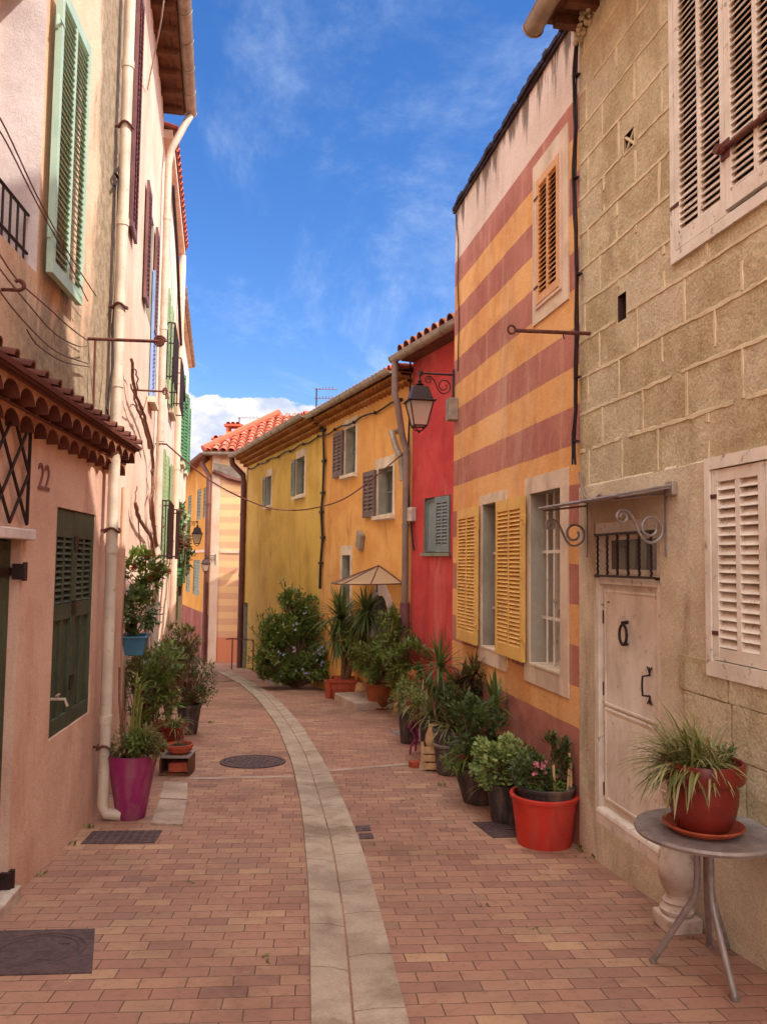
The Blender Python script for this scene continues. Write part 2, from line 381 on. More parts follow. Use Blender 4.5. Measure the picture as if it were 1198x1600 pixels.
# paving: staggered bricks computed from the uv map
def paving():
    n = NT('brick_paving'); _, u, v = n.uv()
    w, h = .225, .122
    geo = n.n('ShaderNodeCombineXYZ'); n.put(geo.inputs[0], u); n.put(geo.inputs[1], v); vec = geo.outputs[0]
    wob = n.math('MULTIPLY', n.math('SUBTRACT', n.noise(vec, 5, 2), .5), .016)
    v2 = n.math('ADD', v, wob); u1 = n.math('ADD', u, n.math('MULTIPLY', n.math('SUBTRACT', n.noise(vec, 7, 2), .5), .012))
    row = n.math('FLOOR', n.math('DIVIDE', v2, h))
    wr = n.n('ShaderNodeTexWhiteNoise', noise_dimensions='1D'); n.put(wr.inputs['W'], row)
    u2 = n.math('ADD', u1, n.math('ADD', n.math('MULTIPLY', row, w * .5), n.math('MULTIPLY', wr.outputs['Value'], .07)))
    colm = n.math('FLOOR', n.math('DIVIDE', u2, w))
    fu = n.math('MULTIPLY', n.math('FRACT', n.math('DIVIDE', u2, w)), w); fv = n.math('MULTIPLY', n.math('FRACT', n.math('DIVIDE', v2, h)), h)
    du = n.math('MINIMUM', fu, n.math('SUBTRACT', w, fu)); dv = n.math('MINIMUM', fv, n.math('SUBTRACT', h, fv))
    d = n.math('MINIMUM', du, dv)
    d = n.math('ADD', d, n.math('MULTIPLY', n.math('SUBTRACT', n.noise(vec, 40, 5, .7), .5), .009))
    joint = n.step(d, .0008, .0042)
    cc = n.n('ShaderNodeCombineXYZ'); n.put(cc.inputs[0], colm); n.put(cc.inputs[1], row)
    wn = n.n('ShaderNodeTexWhiteNoise', noise_dimensions='2D'); n.l.new(cc.outputs[0], wn.inputs['Vector'])
    rnd = wn.outputs['Value']
    col = n.ramp(rnd, [(0, lin((150, 108, 92))), (.22, lin((168, 122, 101))), (.5, lin((176, 133, 108))), (.72, lin((161, 115, 97))), (.88, lin((186, 147, 115))), (1, lin((142, 106, 94)))])
    col = n.mix(n.step(n.noise(vec, 1.1, 6, .65), .35, .7, 0, .5), col, lin((140, 106, 90)))
    col = n.mix(n.step(n.noise(vec, 16, 6, .7), .5, .75, 0, .55), col, lin((110, 76, 66)))
    col = n.mix(n.step(n.noise(vec, .45, 8, .7), .46, .68, 0, .6), col, lin((98, 70, 58)))
    col = n.mix(n.step(n.noise(vec, 1.7, 8, .78), .6, .7, 0, .5), col, lin((84, 62, 54)))
    col = n.mix(n.step(n.noise(vec, 3.2, 8, .75), .56, .72, 0, .4), col, lin((190, 158, 128)))
    col = n.mix(n.step(n.noise(vec, 45, 3, .6), .64, .72, 0, .5), col, lin((80, 58, 50)))
    col = n.mix(n.math('SUBTRACT', 1.0, joint), col, lin((108, 82, 70)))
    hh = n.math('ADD', joint, n.math('MULTIPLY', rnd, .7))
    b = n.bump(hh, .7, .006); b = n.bump(n.noise(vec, 120, 4, .6), .35, .003, b)
    return n.out(col, n.step(rnd, 0, 1, .72, .9), b, 0, .25)
M['paving'] = paving()
M['channel'] = plaster('channel_stone', (184, 164, 144), (158, 138, 120), 2.4, .6, 80, .14, stain=(110, 84, 66), stain_amt=.55)

# striped wall paint from measured heights
def striped_cols():
    ys = [(719, 398), (719, 435), (719, 477), (719, 516), (719, 559), (719, 598), (719, 639.5), (719, 681.5), (719, 718.6), (706, 761), (706, 800), (706, 838), (706, 878), (706, 916), (706, 960), (706, 1000.5), (706, 1038)]
    z = [RW.hit(*p)[1] for p in ys]
    nn = len(z); mx = (nn - 1) / 2; mz = sum(z) / nn
    sl = sum((i - mx) * (q - mz) for i, q in enumerate(z)) / sum((i - mx) ** 2 for i in range(nn))
    return mz - sl * mx, sl, z
SZ0, SSL, SZL = striped_cols()
def striped(n):
    _, u, v = n.uv(); o = n.obj()
    wob = n.math('MULTIPLY', n.math('SUBTRACT', n.noise(o, 2.2, 4, .6), .5), .035)
    vv = n.math('ADD', v, wob)
    q = n.math('FRACT', n.math('DIVIDE', n.math('SUBTRACT', vv, SZ0), 2 * SSL))
    isr = n.step(q, .497, .503, 1, 0)      # first half of each period is red
    isr = n.math('MULTIPLY', isr, n.step(q, 0.0, .004))
    ye = n.mix(n.step(n.noise(o, 1.2, 8, .7), .36, .66), lin((244, 188, 124)), lin((224, 160, 98)))
    re = n.mix(n.step(n.noise(o, 1.2, 8, .7), .36, .66), lin((198, 132, 116)), lin((174, 108, 94)))
    wh = n.mix(n.step(n.noise(o, 1.2, 6), .4, .65), lin((236, 212, 196)), lin((222, 198, 180)))
    st = n.n('ShaderNodeMapping'); n.l.new(n.n('ShaderNodeTexCoord').outputs['Object'], st.inputs[0]); st.inputs['Scale'].default_value = (4, 4, .3)
    streak = n.noise(st.outputs[0], 1.5, 6, .7)
    tall = n.math('ADD', n.step(v, SZ0 + 0.1, SZ0 + .95, .62, .42), n.math('MULTIPLY', n.math('SUBTRACT', n.noise(o, 1.1, 3), .5), .35))
    smask = n.step(n.math('SUBTRACT', streak, tall), .0, .07)
    smask = n.math('MULTIPLY', smask, n.step(v, SZ0 + .05, SZ0 + .6))
    wh = n.mix(n.math('MULTIPLY', smask, .85), wh, lin((96, 78, 66)))
    col = n.mix(isr, ye, re)
    drip = n.noise(n.obj((3, 3, .25)), 1.4, 8, .7)
    col = n.mix(n.step(drip, .52, .74, 0, .45), col, lin((226, 190, 156)))
    col = n.mix(n.step(n.noise(n.obj((2, 2, .6)), .9, 8, .75, .8), .56, .72, 0, .35), col, lin((128, 90, 72)))
    col = n.mix(n.step(v, SZ0 - .003, SZ0 + .003), col, wh)
    base = SZ0 + SSL * 16
    col = n.mix(n.step(vv, base - .003, base + .003, 1, 0), col, n.mix(n.step(n.noise(o, 2, 6), .4, .65), lin((194, 126, 108)), lin((172, 108, 94))))
    return col
M['striped'] = plaster('striped_plaster', (0, 0, 0), None, 1, .7, 90, .16, stain=(150, 104, 80), stain_amt=.35, col_sock=striped)
def farstripe(n):
    _, u, v = n.uv()
    q = n.math('FRACT', n.math('DIVIDE', v, .46)); r = n.step(q, .5, .52)
    col = n.mix(r, lin((238, 194, 142)), lin((224, 172, 134)))
    col = n.mix(n.step(v, -1.15, -1.13, 1, 0), col, lin((220, 140, 104)))
    return col
M['far_stripe'] = plaster('far_striped_plaster', (0, 0, 0), None, 1, .4, 60, .08, col_sock=farstripe)

# ------------------------------------------------------------------ ground
mb = MB()
ys = [-400, -6, -3, 0, 2, 3, 4, 5, 5.25, 5.5, 5.75, 6, 8, 10, 12, 14, 16, 18, 22, 26, 30, 32, 41, 700]
xs = [-500, -30, -8, 0, 8, 30, 500]
rr = math.radians(5)
def guv(x, y): return (x * math.cos(rr) + y * math.sin(rr), -x * math.sin(rr) + y * math.cos(rr))
rows = [[(x, y, zg(y)) for x in xs] for y in ys]
mb.grid(rows, sm=False, uvs=[[guv(x, y) for x in xs] for y in ys])
tag(mb.build('ground', M['paving']), kind='structure')

# curved stone drain channel in the middle of the street
def interp(pts, y):
    for (xa, ya), (xb, yb) in zip(pts, pts[1:]):
        if yb <= y <= ya: return xa + (xb - xa) * (ya - y) / (ya - yb)
    return pts[-1][0]
Lp = [(484, 1640), (484, 1600), (482, 1400), (471, 1270), (456, 1195), (432, 1135), (405, 1098), (375, 1070), (350, 1057), (338, 1050)]
Cp = [(557, 1640), (552, 1600), (540, 1440), (520, 1320), (497, 1240), (476, 1175), (446, 1125), (414, 1086), (382, 1065), (356, 1053), (343, 1047)]
Rp = [(650, 1640), (636, 1600), (602, 1450), (571, 1340), (540, 1260), (508, 1195), (470, 1133), (437, 1097), (405, 1074), (368, 1055), (350, 1046)]
def chain(pts):
    g = [G(*p) for p in pts]; out = []
    for a, b in zip(g, g[1:]):
        k = max(1, int((b - a).length / .12))
        out += [a.lerp(b, i / k) for i in range(k)]
    return out + [g[-1]]
def smooth(ps, it=30):
    for _ in range(it): ps = [ps[0]] + [(ps[i - 1] + ps[i] * 2 + ps[i + 1]) / 4 for i in range(1, len(ps) - 1)] + [ps[-1]]
    return ps
def xat(ps, y):
    for a, b in zip(ps, ps[1:]):
        if a.y <= y <= b.y: return a.x + (b.x - a.x) * (y - a.y) / max(1e-6, b.y - a.y)
    return ps[-1].x if y > ps[-1].y else ps[0].x + (ps[1].x - ps[0].x) * (y - ps[0].y) / max(1e-6, ps[1].y - ps[0].y)
cl, cc_, cr = (smooth(chain(p)) for p in (Lp, Cp, Rp))
yend = min(cl[-1].y, cr[-1].y, cc_[-1].y)
for side, (pa, pb) in enumerate(((cl, cc_), (cc_, cr))):
    pass
mb = MB()
for side, (pa, pb) in enumerate(((cl, cc_), (cc_, cr))):
    y = 2.2 + side * .23
    while y < yend:
        L = .62 + R.uniform(-.08, .1) + (.3 if y > 14 else 0)
        y1 = min(y + L, yend); k = 5; g = .004
        rows = []
        for i in range(k + 1):
            yy = y + g + (y1 - y - 2 * g) * i / k
            xa, xb = xat(pa, yy), xat(pb, yy); z = zg(yy)
            if side == 0: prof = [(xa + .004, -.03), (xa + .006, .020), (xa + (xb - xa) * .55, .017), (xb - .06, .010), (xb - .009, .001), (xb - .008, -.05)]
            else: prof = [(xa + .003, -.05), (xa + .004, .001), (xa + .06, .010), (xa + (xb - xa) * .45, .017), (xb - .006, .020), (xb - .004, -.03)]
            rows.append([(px, yy, z + dz + .006) for px, dz in prof])
        mb.grid(rows, sm=True)
        mb.face(rows[0]); mb.face(rows[-1][::-1])
        y = y1
tag(mb.build('channel', M['channel'], sharp=50), kind='structure')

# pale bands of stone crossing the street
mb = MB()
def band(pa, pb, w, k=14, dz=.004):
    a, b = G(*pa), G(*pb); d = (b - a); d.z = 0; d.normalize(); s = Vector((-d.y, d.x, 0)) * w / 2
    r0, r1 = [], []
    for i in range(k + 1):
        p = a.lerp(b, i / k)
        for r, q in ((r0, p - s), (r1, p + s)):
            jx = R.uniform(-.006, .006); r.append((q.x, q.y + jx, zg(q.y + jx) + dz))
    mb.grid([r0, r1], sm=False)
band((296, 1217), (457, 1214), .09); band((512, 1205), (652, 1193), .09)
tag(mb.build('paving_band', M['concrete']), kind='structure')
mb = MB(); band((345, 1066), (372, 1063), .2); tag(mb.build('drain_strip', M['manhole']), kind='structure')

# ------------------------------------------------------------------ building helpers
def facade(mb, W, u0, u1, z0, z1, ops, mf=0, mr=1, n=0.0, deep=.25):
    us = sorted(set([u0, u1] + [q for o in ops for q in o[:2] if u0 < q < u1])); zs = sorted(set([z0, z1] + [q for o in ops for q in o[2:4] if z0 < q < z1]))
    for a, b in zip(us, us[1:]):
        for c, d in zip(zs, zs[1:]):
            cu, cz = (a + b) / 2, (c + d) / 2
            if any(o[0] < cu < o[1] and o[2] < cz < o[3] for o in ops): continue
            mb.face([W.pt(a, n, c), W.pt(b, n, c), W.pt(b, n, d), W.pt(a, n, d)], mf, [(a, c), (b, c), (b, d), (a, d)])
    for o in ops:
        a, b, c, d = o[:4]; dd = n - (o[4] if len(o) > 4 else deep); r = o[5] if len(o) > 5 else mr
        for p, q in (((a, c), (a, d)), ((b, c), (b, d)), ((a, c), (b, c)), ((a, d), (b, d))):
            mb.face([W.pt(p[0], n, p[1]), W.pt(q[0], n, q[1]), W.pt(q[0], dd, q[1]), W.pt(p[0], dd, p[1])], r, [p, q, q, p])
def shell(mb, W, u0, u1, z0, z1, depth, m=0, n=0.0):
    for u in (u0, u1): mb.face([W.pt(u, n, z0), W.pt(u, -depth, z0), W.pt(u, -depth, z1), W.pt(u, n, z1)], m, [(0, z0), (depth, z0), (depth, z1), (0, z1)])
    mb.face([W.pt(u0, -depth, z0), W.pt(u1, -depth, z0), W.pt(u1, -depth, z1), W.pt(u0, -depth, z1)], m, [(u0, z0), (u1, z0), (u1, z1), (u0, z1)])
    mb.face([W.pt(u0, n, z1), W.pt(u1, n, z1), W.pt(u1, -depth, z1), W.pt(u0, -depth, z1)], m, [(u0, z1), (u1, z1), (u1, z1), (u0, z1)])
def shutter(W, u0, u1, z0, z1, n0, mat, parent, th=.035, cols=2, pitch=.045, st=.045, rail=.09, name='shutter', ms=None, rb=None, tilt=1, hinge=0, hmat=None, label=None):
    mb = MB(); n1 = n0 + th
    mb.wbox(W, u0, u0 + st, n0, n1, z0, z1); mb.wbox(W, u1 - st, u1, n0, n1, z0, z1)
    rb = rb or rail
    mb.wbox(W, u0 + st, u1 - st, n0 + .002, n1 - .002, z0 + .001, z0 + rb); mb.wbox(W, u0 + st, u1 - st, n0 + .002, n1 - .002, z1 - rail, z1 - .001)
    wc = (u1 - u0 - 2 * st) / cols
    for c in range(1, cols):
        uc = u0 + st + wc * c; mb.wbox(W, uc - st * .35, uc + st * .35, n0 + .004, n1 - .003, z0 + rb, z1 - rail)
    k = max(2, int((z1 - z0 - rail - rb) / pitch)); pz = (z1 - z0 - rail - rb) / k
    for c in range(cols):
        ua = u0 + st + wc * c + (st * .35 if c else 0); ub = u0 + st + wc * (c + 1) - (st * .35 if c < cols - 1 else 0)
        for i in range(k):
            zc = z0 + rb + pz * (i + .5) + R.uniform(-.0015, .0015); h = pz * R.uniform(.42, .52)
            ax = W.n * (th * .38) + Vector((0, 0, -h)); ay = (W.n * h + Vector((0, 0, th * .38))).normalized() * .0035
            mb.obox(W.pt((ua + ub) / 2, (n0 + n1) / 2, zc), W.t * (ub - ua) / 2, ax, ay, 1 if ms else 0)
    o = mb.build(name, [mat, ms] if ms else mat, parent)
    if label: o['label'] = label
    if hinge:
        uh = u0 if hinge < 0 else u1
        for f in (.14, .86):
            hb = MB(); z = z0 + (z1 - z0) * f; p = W.pt(uh, n0 + .01, z)
            hb.tube([p - Vector((0, 0, .05)), p + Vector((0, 0, .05))], .014, 8); hb.wbox(W, uh - .05, uh + .05, n1, n1 + .005, z - .012, z + .012)
            hb.build('hinge', hmat or M['iron'], o)
    return o
def ring(mb, W, o, w, n0, n1, m=0, bot=None, top=None):
    """frame of four butted pieces round the opening o"""
    a, b, c, d = o[:4]; bw = w if bot is None else bot; tw = w if top is None else top
    mb.wbox(W, a - w, a, n0, n1, c - bw, d + tw, m); mb.wbox(W, b, b + w, n0, n1, c - bw, d + tw, m)
    mb.wbox(W, a, b, n0, n1 , c - bw, c, m); mb.wbox(W, a, b, n0, n1, d, d + tw, m)
def window(W, o, deep, parent, frame=M['white_paint'], pane=M['glass'], bars=(1, 2), fw=.045, name='window'):
    a, b, c, d = o[:4]; mb = MB()
    ring(mb, W, (a + fw, b - fw, c + fw, d - fw), fw - .001, -deep + .002, -deep + .045)
    for i in range(1, bars[0] + 1):
        u = a + (b - a) * i / (bars[0] + 1); mb.wbox(W, u - .02, u + .02, -deep + .004, -deep + .042, c + fw, d - fw)
    for i in range(1, bars[1] + 1):
        z = c + (d - c) * i / (bars[1] + 1); mb.wbox(W, a + fw, b - fw, -deep + .008, -deep + .036, z - .012, z + .012)
    f = mb.build(name, frame, parent)
    p = MB(); p.face([W.pt(a + .01, -deep + .012, c + .01), W.pt(b - .01, -deep + .012, c + .01), W.pt(b - .01, -deep + .012, d - .01), W.pt(a + .01, -deep + .012, d - .01)])
    p.build('pane', pane, f)
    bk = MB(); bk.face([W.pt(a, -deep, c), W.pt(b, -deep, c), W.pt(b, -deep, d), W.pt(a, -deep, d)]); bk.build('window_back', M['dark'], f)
    return f
def bars(W, o, parent, nv, zs, n, r=.009, mat=M['white_paint'], name='window_bars'):
    mb = MB(); a, b, c, d = o[:4]
    for i in range(nv):
        u = a + (b - a) * (i + .7) / (nv + .4); mb.tube([W.pt(u, n, c), W.pt(u, n, d)], r, 6)
    for f in zs:
        z = c + (d - c) * f; mb.wbox(W, a, b, n - .004, n + .004, z - .014, z + .014)
    return mb.build(name, mat, parent)
def gutter(W, u0, u1, n, z, parent, r=.075, mat=M['zinc'], slope=0):
    mb = MB(); A = W.pt(u0, n, z); ax = W.t
    mb.half(A, ax, W.n, Vector((0, 0, -1)), u1 - u0, r, 10, th=.008)
    for rr_ in (1, -1): mb.tube([W.pt(u0, n + r * rr_ * .97, z + .004), W.pt(u1, n + r * rr_ * .97, z + .004)], .009, 6)
    k = int((u1 - u0) / .7) + 1
    for i in range(k + 1):
        u = u0 + .02 + (u1 - u0 - .04) * i / k
        mb.tube([W.pt(u, n + (r + .006) * math.cos(PI * j / 8), z - (r + .006) * math.sin(PI * j / 8)) for j in range(9)], .007, 4)
    return mb.build('gutter', mat, parent)
def pipe(pts, r, parent, mat, name='downpipe', step=1.6):
    mb = MB(); mb.tube(pts, r, 14)
    for a, b in zip(pts, pts[1:]):
        L = (b - a).length
        if L < .6: continue
        k = max(1, int(L / step))
        for i in range(k):
            p = a.lerp(b, (i + .5) / k); d = (b - a).normalized()
            mb.tube([p - d * .035, p + d * .035], r * 1.14, 14)
    return mb.build(name, mat, parent)
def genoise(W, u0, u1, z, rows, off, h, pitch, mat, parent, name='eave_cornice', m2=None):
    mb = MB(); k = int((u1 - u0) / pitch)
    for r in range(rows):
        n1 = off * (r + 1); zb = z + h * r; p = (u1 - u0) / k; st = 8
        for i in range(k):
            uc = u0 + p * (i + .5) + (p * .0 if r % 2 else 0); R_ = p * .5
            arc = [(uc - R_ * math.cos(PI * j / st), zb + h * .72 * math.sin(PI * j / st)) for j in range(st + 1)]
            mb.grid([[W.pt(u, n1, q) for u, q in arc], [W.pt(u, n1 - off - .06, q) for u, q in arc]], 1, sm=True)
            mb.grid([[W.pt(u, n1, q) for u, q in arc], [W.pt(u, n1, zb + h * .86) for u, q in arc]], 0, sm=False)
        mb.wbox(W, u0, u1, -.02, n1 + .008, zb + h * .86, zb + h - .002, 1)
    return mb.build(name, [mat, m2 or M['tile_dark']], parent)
def tiled(W, u0, u1, n_e, z_e, run, slope, mat, parent, pitch=.2, r=.085, step=.38, name='roof', under=None, back=None):
    """canal-tile slope rising away from the street from the eave (n_e, z_e)"""
    mb = MB(); d = (-W.n + Vector((0, 0, slope))).normalized(); up = d.cross(W.t)
    if up.z < 0: up = -up
    L = run * math.sqrt(1 + slope * slope); k = int((u1 - u0) / pitch); p = (u1 - u0) / k; m = max(1, int(L / step)); sl = L / m
    for i in range(k):
        for j in range(m):
            rr2 = r + R.uniform(-.003, .003)
            c = W.pt(u0 + p * (i + .5) + R.uniform(-.006, .006), n_e, z_e) + d * (sl * j) + up * (.012 + R.uniform(0, .008))
            a0 = [c + W.t * (rr2 * math.cos(PI * q / 6)) + up * (rr2 * math.sin(PI * q / 6)) for q in range(7)]
            a1 = [c + d * (sl + .05) + W.t * (rr2 * .84 * math.cos(PI * q / 6)) + up * (rr2 * .84 * math.sin(PI * q / 6) - .012) for q in range(7)]
            mb.grid([a0, a1], 0)
            a2 = [c + W.t * ((rr2 - .014) * math.cos(PI * q / 6)) + up * ((rr2 - .014) * math.sin(PI * q / 6)) for q in range(7)]
            a3 = [v + d * .25 for v in a2]
            mb.grid([a0, a2], 0, sm=False); mb.grid([a2, a3], 0)
    th = .03; A = W.pt(u0, n_e - .01, z_e); B = W.pt(u1, n_e - .01, z_e)
    q = [A, B, B + d * L, A + d * L]
    mb.face(q, 1); mb.face([x - up * th for x in q], 1)
    for a, b in ((0, 1), (1, 2), (2, 3), (3, 0)): mb.face([q[a], q[b], q[b] - up * th, q[a] - up * th], 1)
    return mb.build(name, [mat, under or M['tile_dark']], parent)
ZL = -4.0
# ================================================================== STONE HOUSE
uA, uB, uC = RW.uy(3.0), RW.uy(6.51), RW.uy(10.42)
ZT = 6.2                                                     # eave height
ZC = 2.27                                                    # top of the cement skirt
st = empty('stone_house', RW.pt(uA, 0, zg(4)), 'tan stone block house with a white door under a small iron canopy', 'house')
W = RW
w_up = W.rect((1057, 0), (1133, 0), (1060, 388), (1133, 345)); lw = w_up[1] - w_up[0]
upo = (w_up[1] - 2 * lw - .06, w_up[1] + .02, w_up[2] - .0, 5.75)
lo = W.rect((1116, 735), (1198, 718), (1120, 1032), (1198, 1048)); lo = (lo[1] - .98, lo[1], lo[2], lo[3])
dr = W.rect((931, 818.6), (1029, 807.6), (931, 1284), (1041, 1359))
vent = W.rect((965, 462), (978, 455), (965, 504), (978, 497)); xv = W.rect((975, 214), (991, 196), (975, 242), (991, 224))
mb = MB()
facade(mb, W, uA, uB, ZC, ZT, [upo + (.16,), vent + (.2, 1), xv + (.12, 1)], 0, 1)
facade(mb, W, uA, uB, ZL, ZC, [lo + (.16,), dr + (.16,)], 2, 2, n=.012)
for a in range(24):   # ragged lip of the cement skirt
    ua = uA + (uB - uA) * a / 24; ub = uA + (uB - uA) * (a + 1) / 24; h = R.uniform(.0, .02)
    mb.face([W.pt(ua, .012, ZC), W.pt(ub, .012, ZC), W.pt(ub, -.001, ZC + h), W.pt(ua, -.001, ZC + h)], 2, [(ua, ZC), (ub, ZC), (ub, ZC + .02), (ua, ZC + .02)])
shell(mb, W, uA, uB, ZL, ZT, 6, 0)
# raised mortar ribs
CH, BW = .302, .585
def inside(u, z, g=.02):
    return any(o[0] - g < u < o[1] + g and o[2] - g < z < o[3] + g for o in (upo, vent, xv, lo, dr))
def rib(pts, hor, n0=0.0, m=3):
    rows = [[], [], [], []]
    for u, z in pts:
        w = .0135 + R.uniform(-.005, .005); p = .006 + R.uniform(-.002, .002)
        for r, (dd, nn) in zip(rows, ((-w, 0), (-w * .75, p), (w * .75, p * .8), (w, 0))):
            r.append(W.pt(u + (0 if hor else dd), n0 + nn, z + (dd if hor else 0)))
    mb.grid(rows, m, sm=False)
def run(fixed, a, b, hor, step=.06, n0=0.0):
    cur = []; k = int((b - a) / step) + 1; ph = R.uniform(0, 6)
    for i in range(k + 1):
        q = a + (b - a) * i / k; w = fixed + math.sin(q * 5 + ph) * .004 + R.uniform(-.0025, .0025)
        u, z = (q, w) if hor else (w, q)
        if inside(u, z) or R.random() < .03:
            if len(cur) > 1: rib(cur, hor, n0)
            cur = []
        else: cur.append((u, z))
    if len(cur) > 1: rib(cur, hor, n0)
z = ZC + CH; r_ = 0
zz = [ZC]
while z < ZT: run(z, uA, uB, True); zz.append(z); z += CH
zz.append(ZT)
for i, (a, b) in enumerate(zip(zz, zz[1:])):
    u = uB - .12 - (BW * .5 if i % 2 else 0)
    while u > uA:
        run(u + R.uniform(-.05, .05), a + .01, b - .01, False); u -= BW
# bare blocks where the cement has come away beneath the window
ub0 = W.hit(1066, 1100)[0]
zb = W.hit(1075, 1000)[1]
for j, (za, zb_) in enumerate(((zb - .3, zb), (zb - .6, zb - .31), (zb - .9, zb - .61))):
    u = ub0 - j * .05
    while u > uA + .4:
        L = R.uniform(.4, .56)
        if j == 0 and u - L < lo[1] + .02: zt = min(zb_, lo[2] - .01)
        else: zt = zb_
        if zt - za > .08:
            nn = .026; ps = []
            for (fu, fz) in ((0, 0), (.5, 0), (1, 0), (1, .5), (1, 1), (.5, 1), (0, 1), (0, .5)):
                ps.append((u - L * fu + R.uniform(-.008, .008), za + (zt - za) * fz + R.uniform(-.006, .006)))
            mb.face([W.pt(a, nn, b) for a, b in ps], 0, ps)
            for a, b in zip(ps, ps[1:] + ps[:1]): mb.face([W.pt(a[0], nn, a[1]), W.pt(b[0], nn, b[1]), W.pt(b[0], .011, b[1]), W.pt(a[0], .011, a[1])], 0, [a, b, b, a])
        u -= L + .022
mb.build('wall', [M['stone'], M['dark'], M['cement'], M['mortar']], st)
mb = MB()   # crossed bars of the small air vent
a, b, c, d = xv
for p, q in (((a, c), (b, d)), ((a, d), (b, c))): mb.tube([W.pt(p[0], -.01, p[1]), W.pt(q[0], -.01, q[1])], .012, 6)
ring(mb, W, (a, b, c, d), .012, -.012, .006); mb.build('air_vent', M['mortar'], st)
# upper shutters
fr = MB(); ring(fr, W, upo, .05, -.01, .02, bot=.07); fr.build('window_frame', M['white_paint'], st)
a, b, c, d = upo; mid = (a + b) / 2
shutter(W, mid + .004, b - .006, c + .006, d - .006, -.022, M['white_paint'], st, th=.04, pitch=.042, st=.05, rail=.1, hinge=1, hmat=M['rust'], label='white louvred shutter with flaking paint at its foot')
shutter(W, a + .006, mid - .004, c + .03, d - .006, -.018, M['white_paint'], st, th=.04, pitch=.042, st=.05, rail=.1, hinge=-1, hmat=M['rust'])
mb = MB(); p0 = W.pt(mid - .0, .03, W.hit(1140, 232)[1])
mb.tube([p0, p0 - W.t * .55 + Vector((0, 0, -.01))], .018, 10); mb.tube([p0 + W.n * .01, p0 + W.n * .05], .03, 10); mb.wbox(W, mid - .05, mid + .03, .018, .03, p0.z - .06, p0.z + .05)
mb.build('shutter_bar', M['rust'], st)
# lower shutters
fr = MB(); ring(fr, W, lo, .055, -.0, .035, bot=.09, top=.07); fr.build('window_frame', M['white_paint'], st)
a, b, c, d = lo; mid = (a + b) / 2
shutter(W, mid + .004, b - .006, c + .006, d - .006, -.02, M['white_paint'], st, th=.045, pitch=.052, st=.055, rail=.07, hinge=1, hmat=M['rust'])
shutter(W, a + .006, mid - .004, c + .006, d - .006, -.02, M['white_paint'], st, th=.045, pitch=.052, st=.055, rail=.07, hinge=-1, hmat=M['rust'])
# door
a, b, c, d = dr
fr = MB(); ring(fr, W, (a + .07, b - .05, c, d - .1), .0, -.0, .0) if False else None
fr.wbox(W, a, a + .06, -.10, .0, c, d); fr.wbox(W, b - .045, b, -.10, .0, c, d); fr.wbox(W, a + .06, b - .045, -.10, -.003, d - .1, d)
zt = W.hit(980, 905)[1]
fr.wbox(W, a + .06, b - .045, -.10, -.006, zt - .045, zt + .03)
fr.build('door_frame', M['white_paint'], st)
do = MB(); da, db = a + .062, b - .047; zp = W.hit(980, 1120)[1]
do.wbox(W, da, db, -.085, -.05, c + .05, zt - .048)
# raised mouldings
for (p, q, r, s) in ((da + .06, db - .05, zp + .03, zt - .11), (da + .06, db - .05, c + .2, zp - .03)):
    do.wbox(W, p, q, -.05, -.038, r, s)
    for x in ((p - .022, p, r - .022, s + .022), (q, q + .022, r - .022, s + .022), (p, q, r - .022, r), (p, q, s, s + .022)): do.wbox(W, x[0], x[1], -.05, -.03, x[2], x[3])
dd = do.build('door', M['door_white'], st, bevel=.004)
mb = MB(); za = c + .03
mb.tube([W.pt(da - .01, -.03, za + .05), W.pt(db + .03, -.03, za + .05)], .045, 10); mb.wbox(W, da - .01, db + .03, -.06, .012, za - .03, za + .05); mb.build('weather_board', M['white_paint'], dd, bevel=.006)
# knocker
mb = MB(); ku, kz = W.hit(973, 992); kc = W.pt(ku, -.012, kz)
mb.tube([kc + W.t * .055 * math.sin(2 * PI * j / 24) + Vector((0, 0, .072 * math.cos(2 * PI * j / 24))) + W.n * .012 for j in range(25)], .0105, 8)
mb.tube([kc + Vector((0, 0, .09)) - W.n * .03, kc + Vector((0, 0, .082)) + W.n * .022], .014, 10); mb.tube([kc + Vector((0, 0, -.068)) - W.n * .02, kc + Vector((0, 0, -.068)) + W.n * .018], .013, 8)
mb.build('door_knocker', M['iron'], dd)
mb = MB(); hu, hz = W.hit(1008, 1072); h0 = W.pt(hu, -.03, hz)
mb.tube([h0 + Vector((0, 0, .1)), h0 + Vector((0, 0, .07)), h0 + Vector((0, 0, .065)) + W.n * .05, h0 + W.n * .055, h0 + Vector((0, 0, -.065)) + W.n * .05, h0 + Vector((0, 0, -.07)), h0 + Vector((0, 0, -.1))], .008, 8)
for s_ in (1, -1):
    for q in (-.03, 0, .03): mb.tube([h0 + Vector((0, 0, .09 * s_)), h0 + W.t * q + Vector((0, 0, .125 * s_))], .005, 5)
mb.build('door_handle', M['iron'], dd)
mb = MB(); lu, lz = W.hit(943, 941); mb.wbox(W, lu - .02, lu + .02, -.038, -.035, lz - .006, lz + .006); mb.build('name_plate', M['plum_paint'], dd)
mb = MB()
for z_ in (c + .25, c + 1.0, zt - .3): p = W.pt(db + .004, -.04, z_); mb = MB(); mb.tube([p - Vector((0, 0, .05)), p + Vector((0, 0, .05))], .009, 8); mb.build('hinge', M['rust'], dd)
mb = MB(); p = W.pt(da + .08, -.048, zp + .12); mb.wbox(W, da + .06, da + .10, -.05, -.046, zp + .02, zp + .14); mb.build('keyhole_plate', M['rust'], dd)
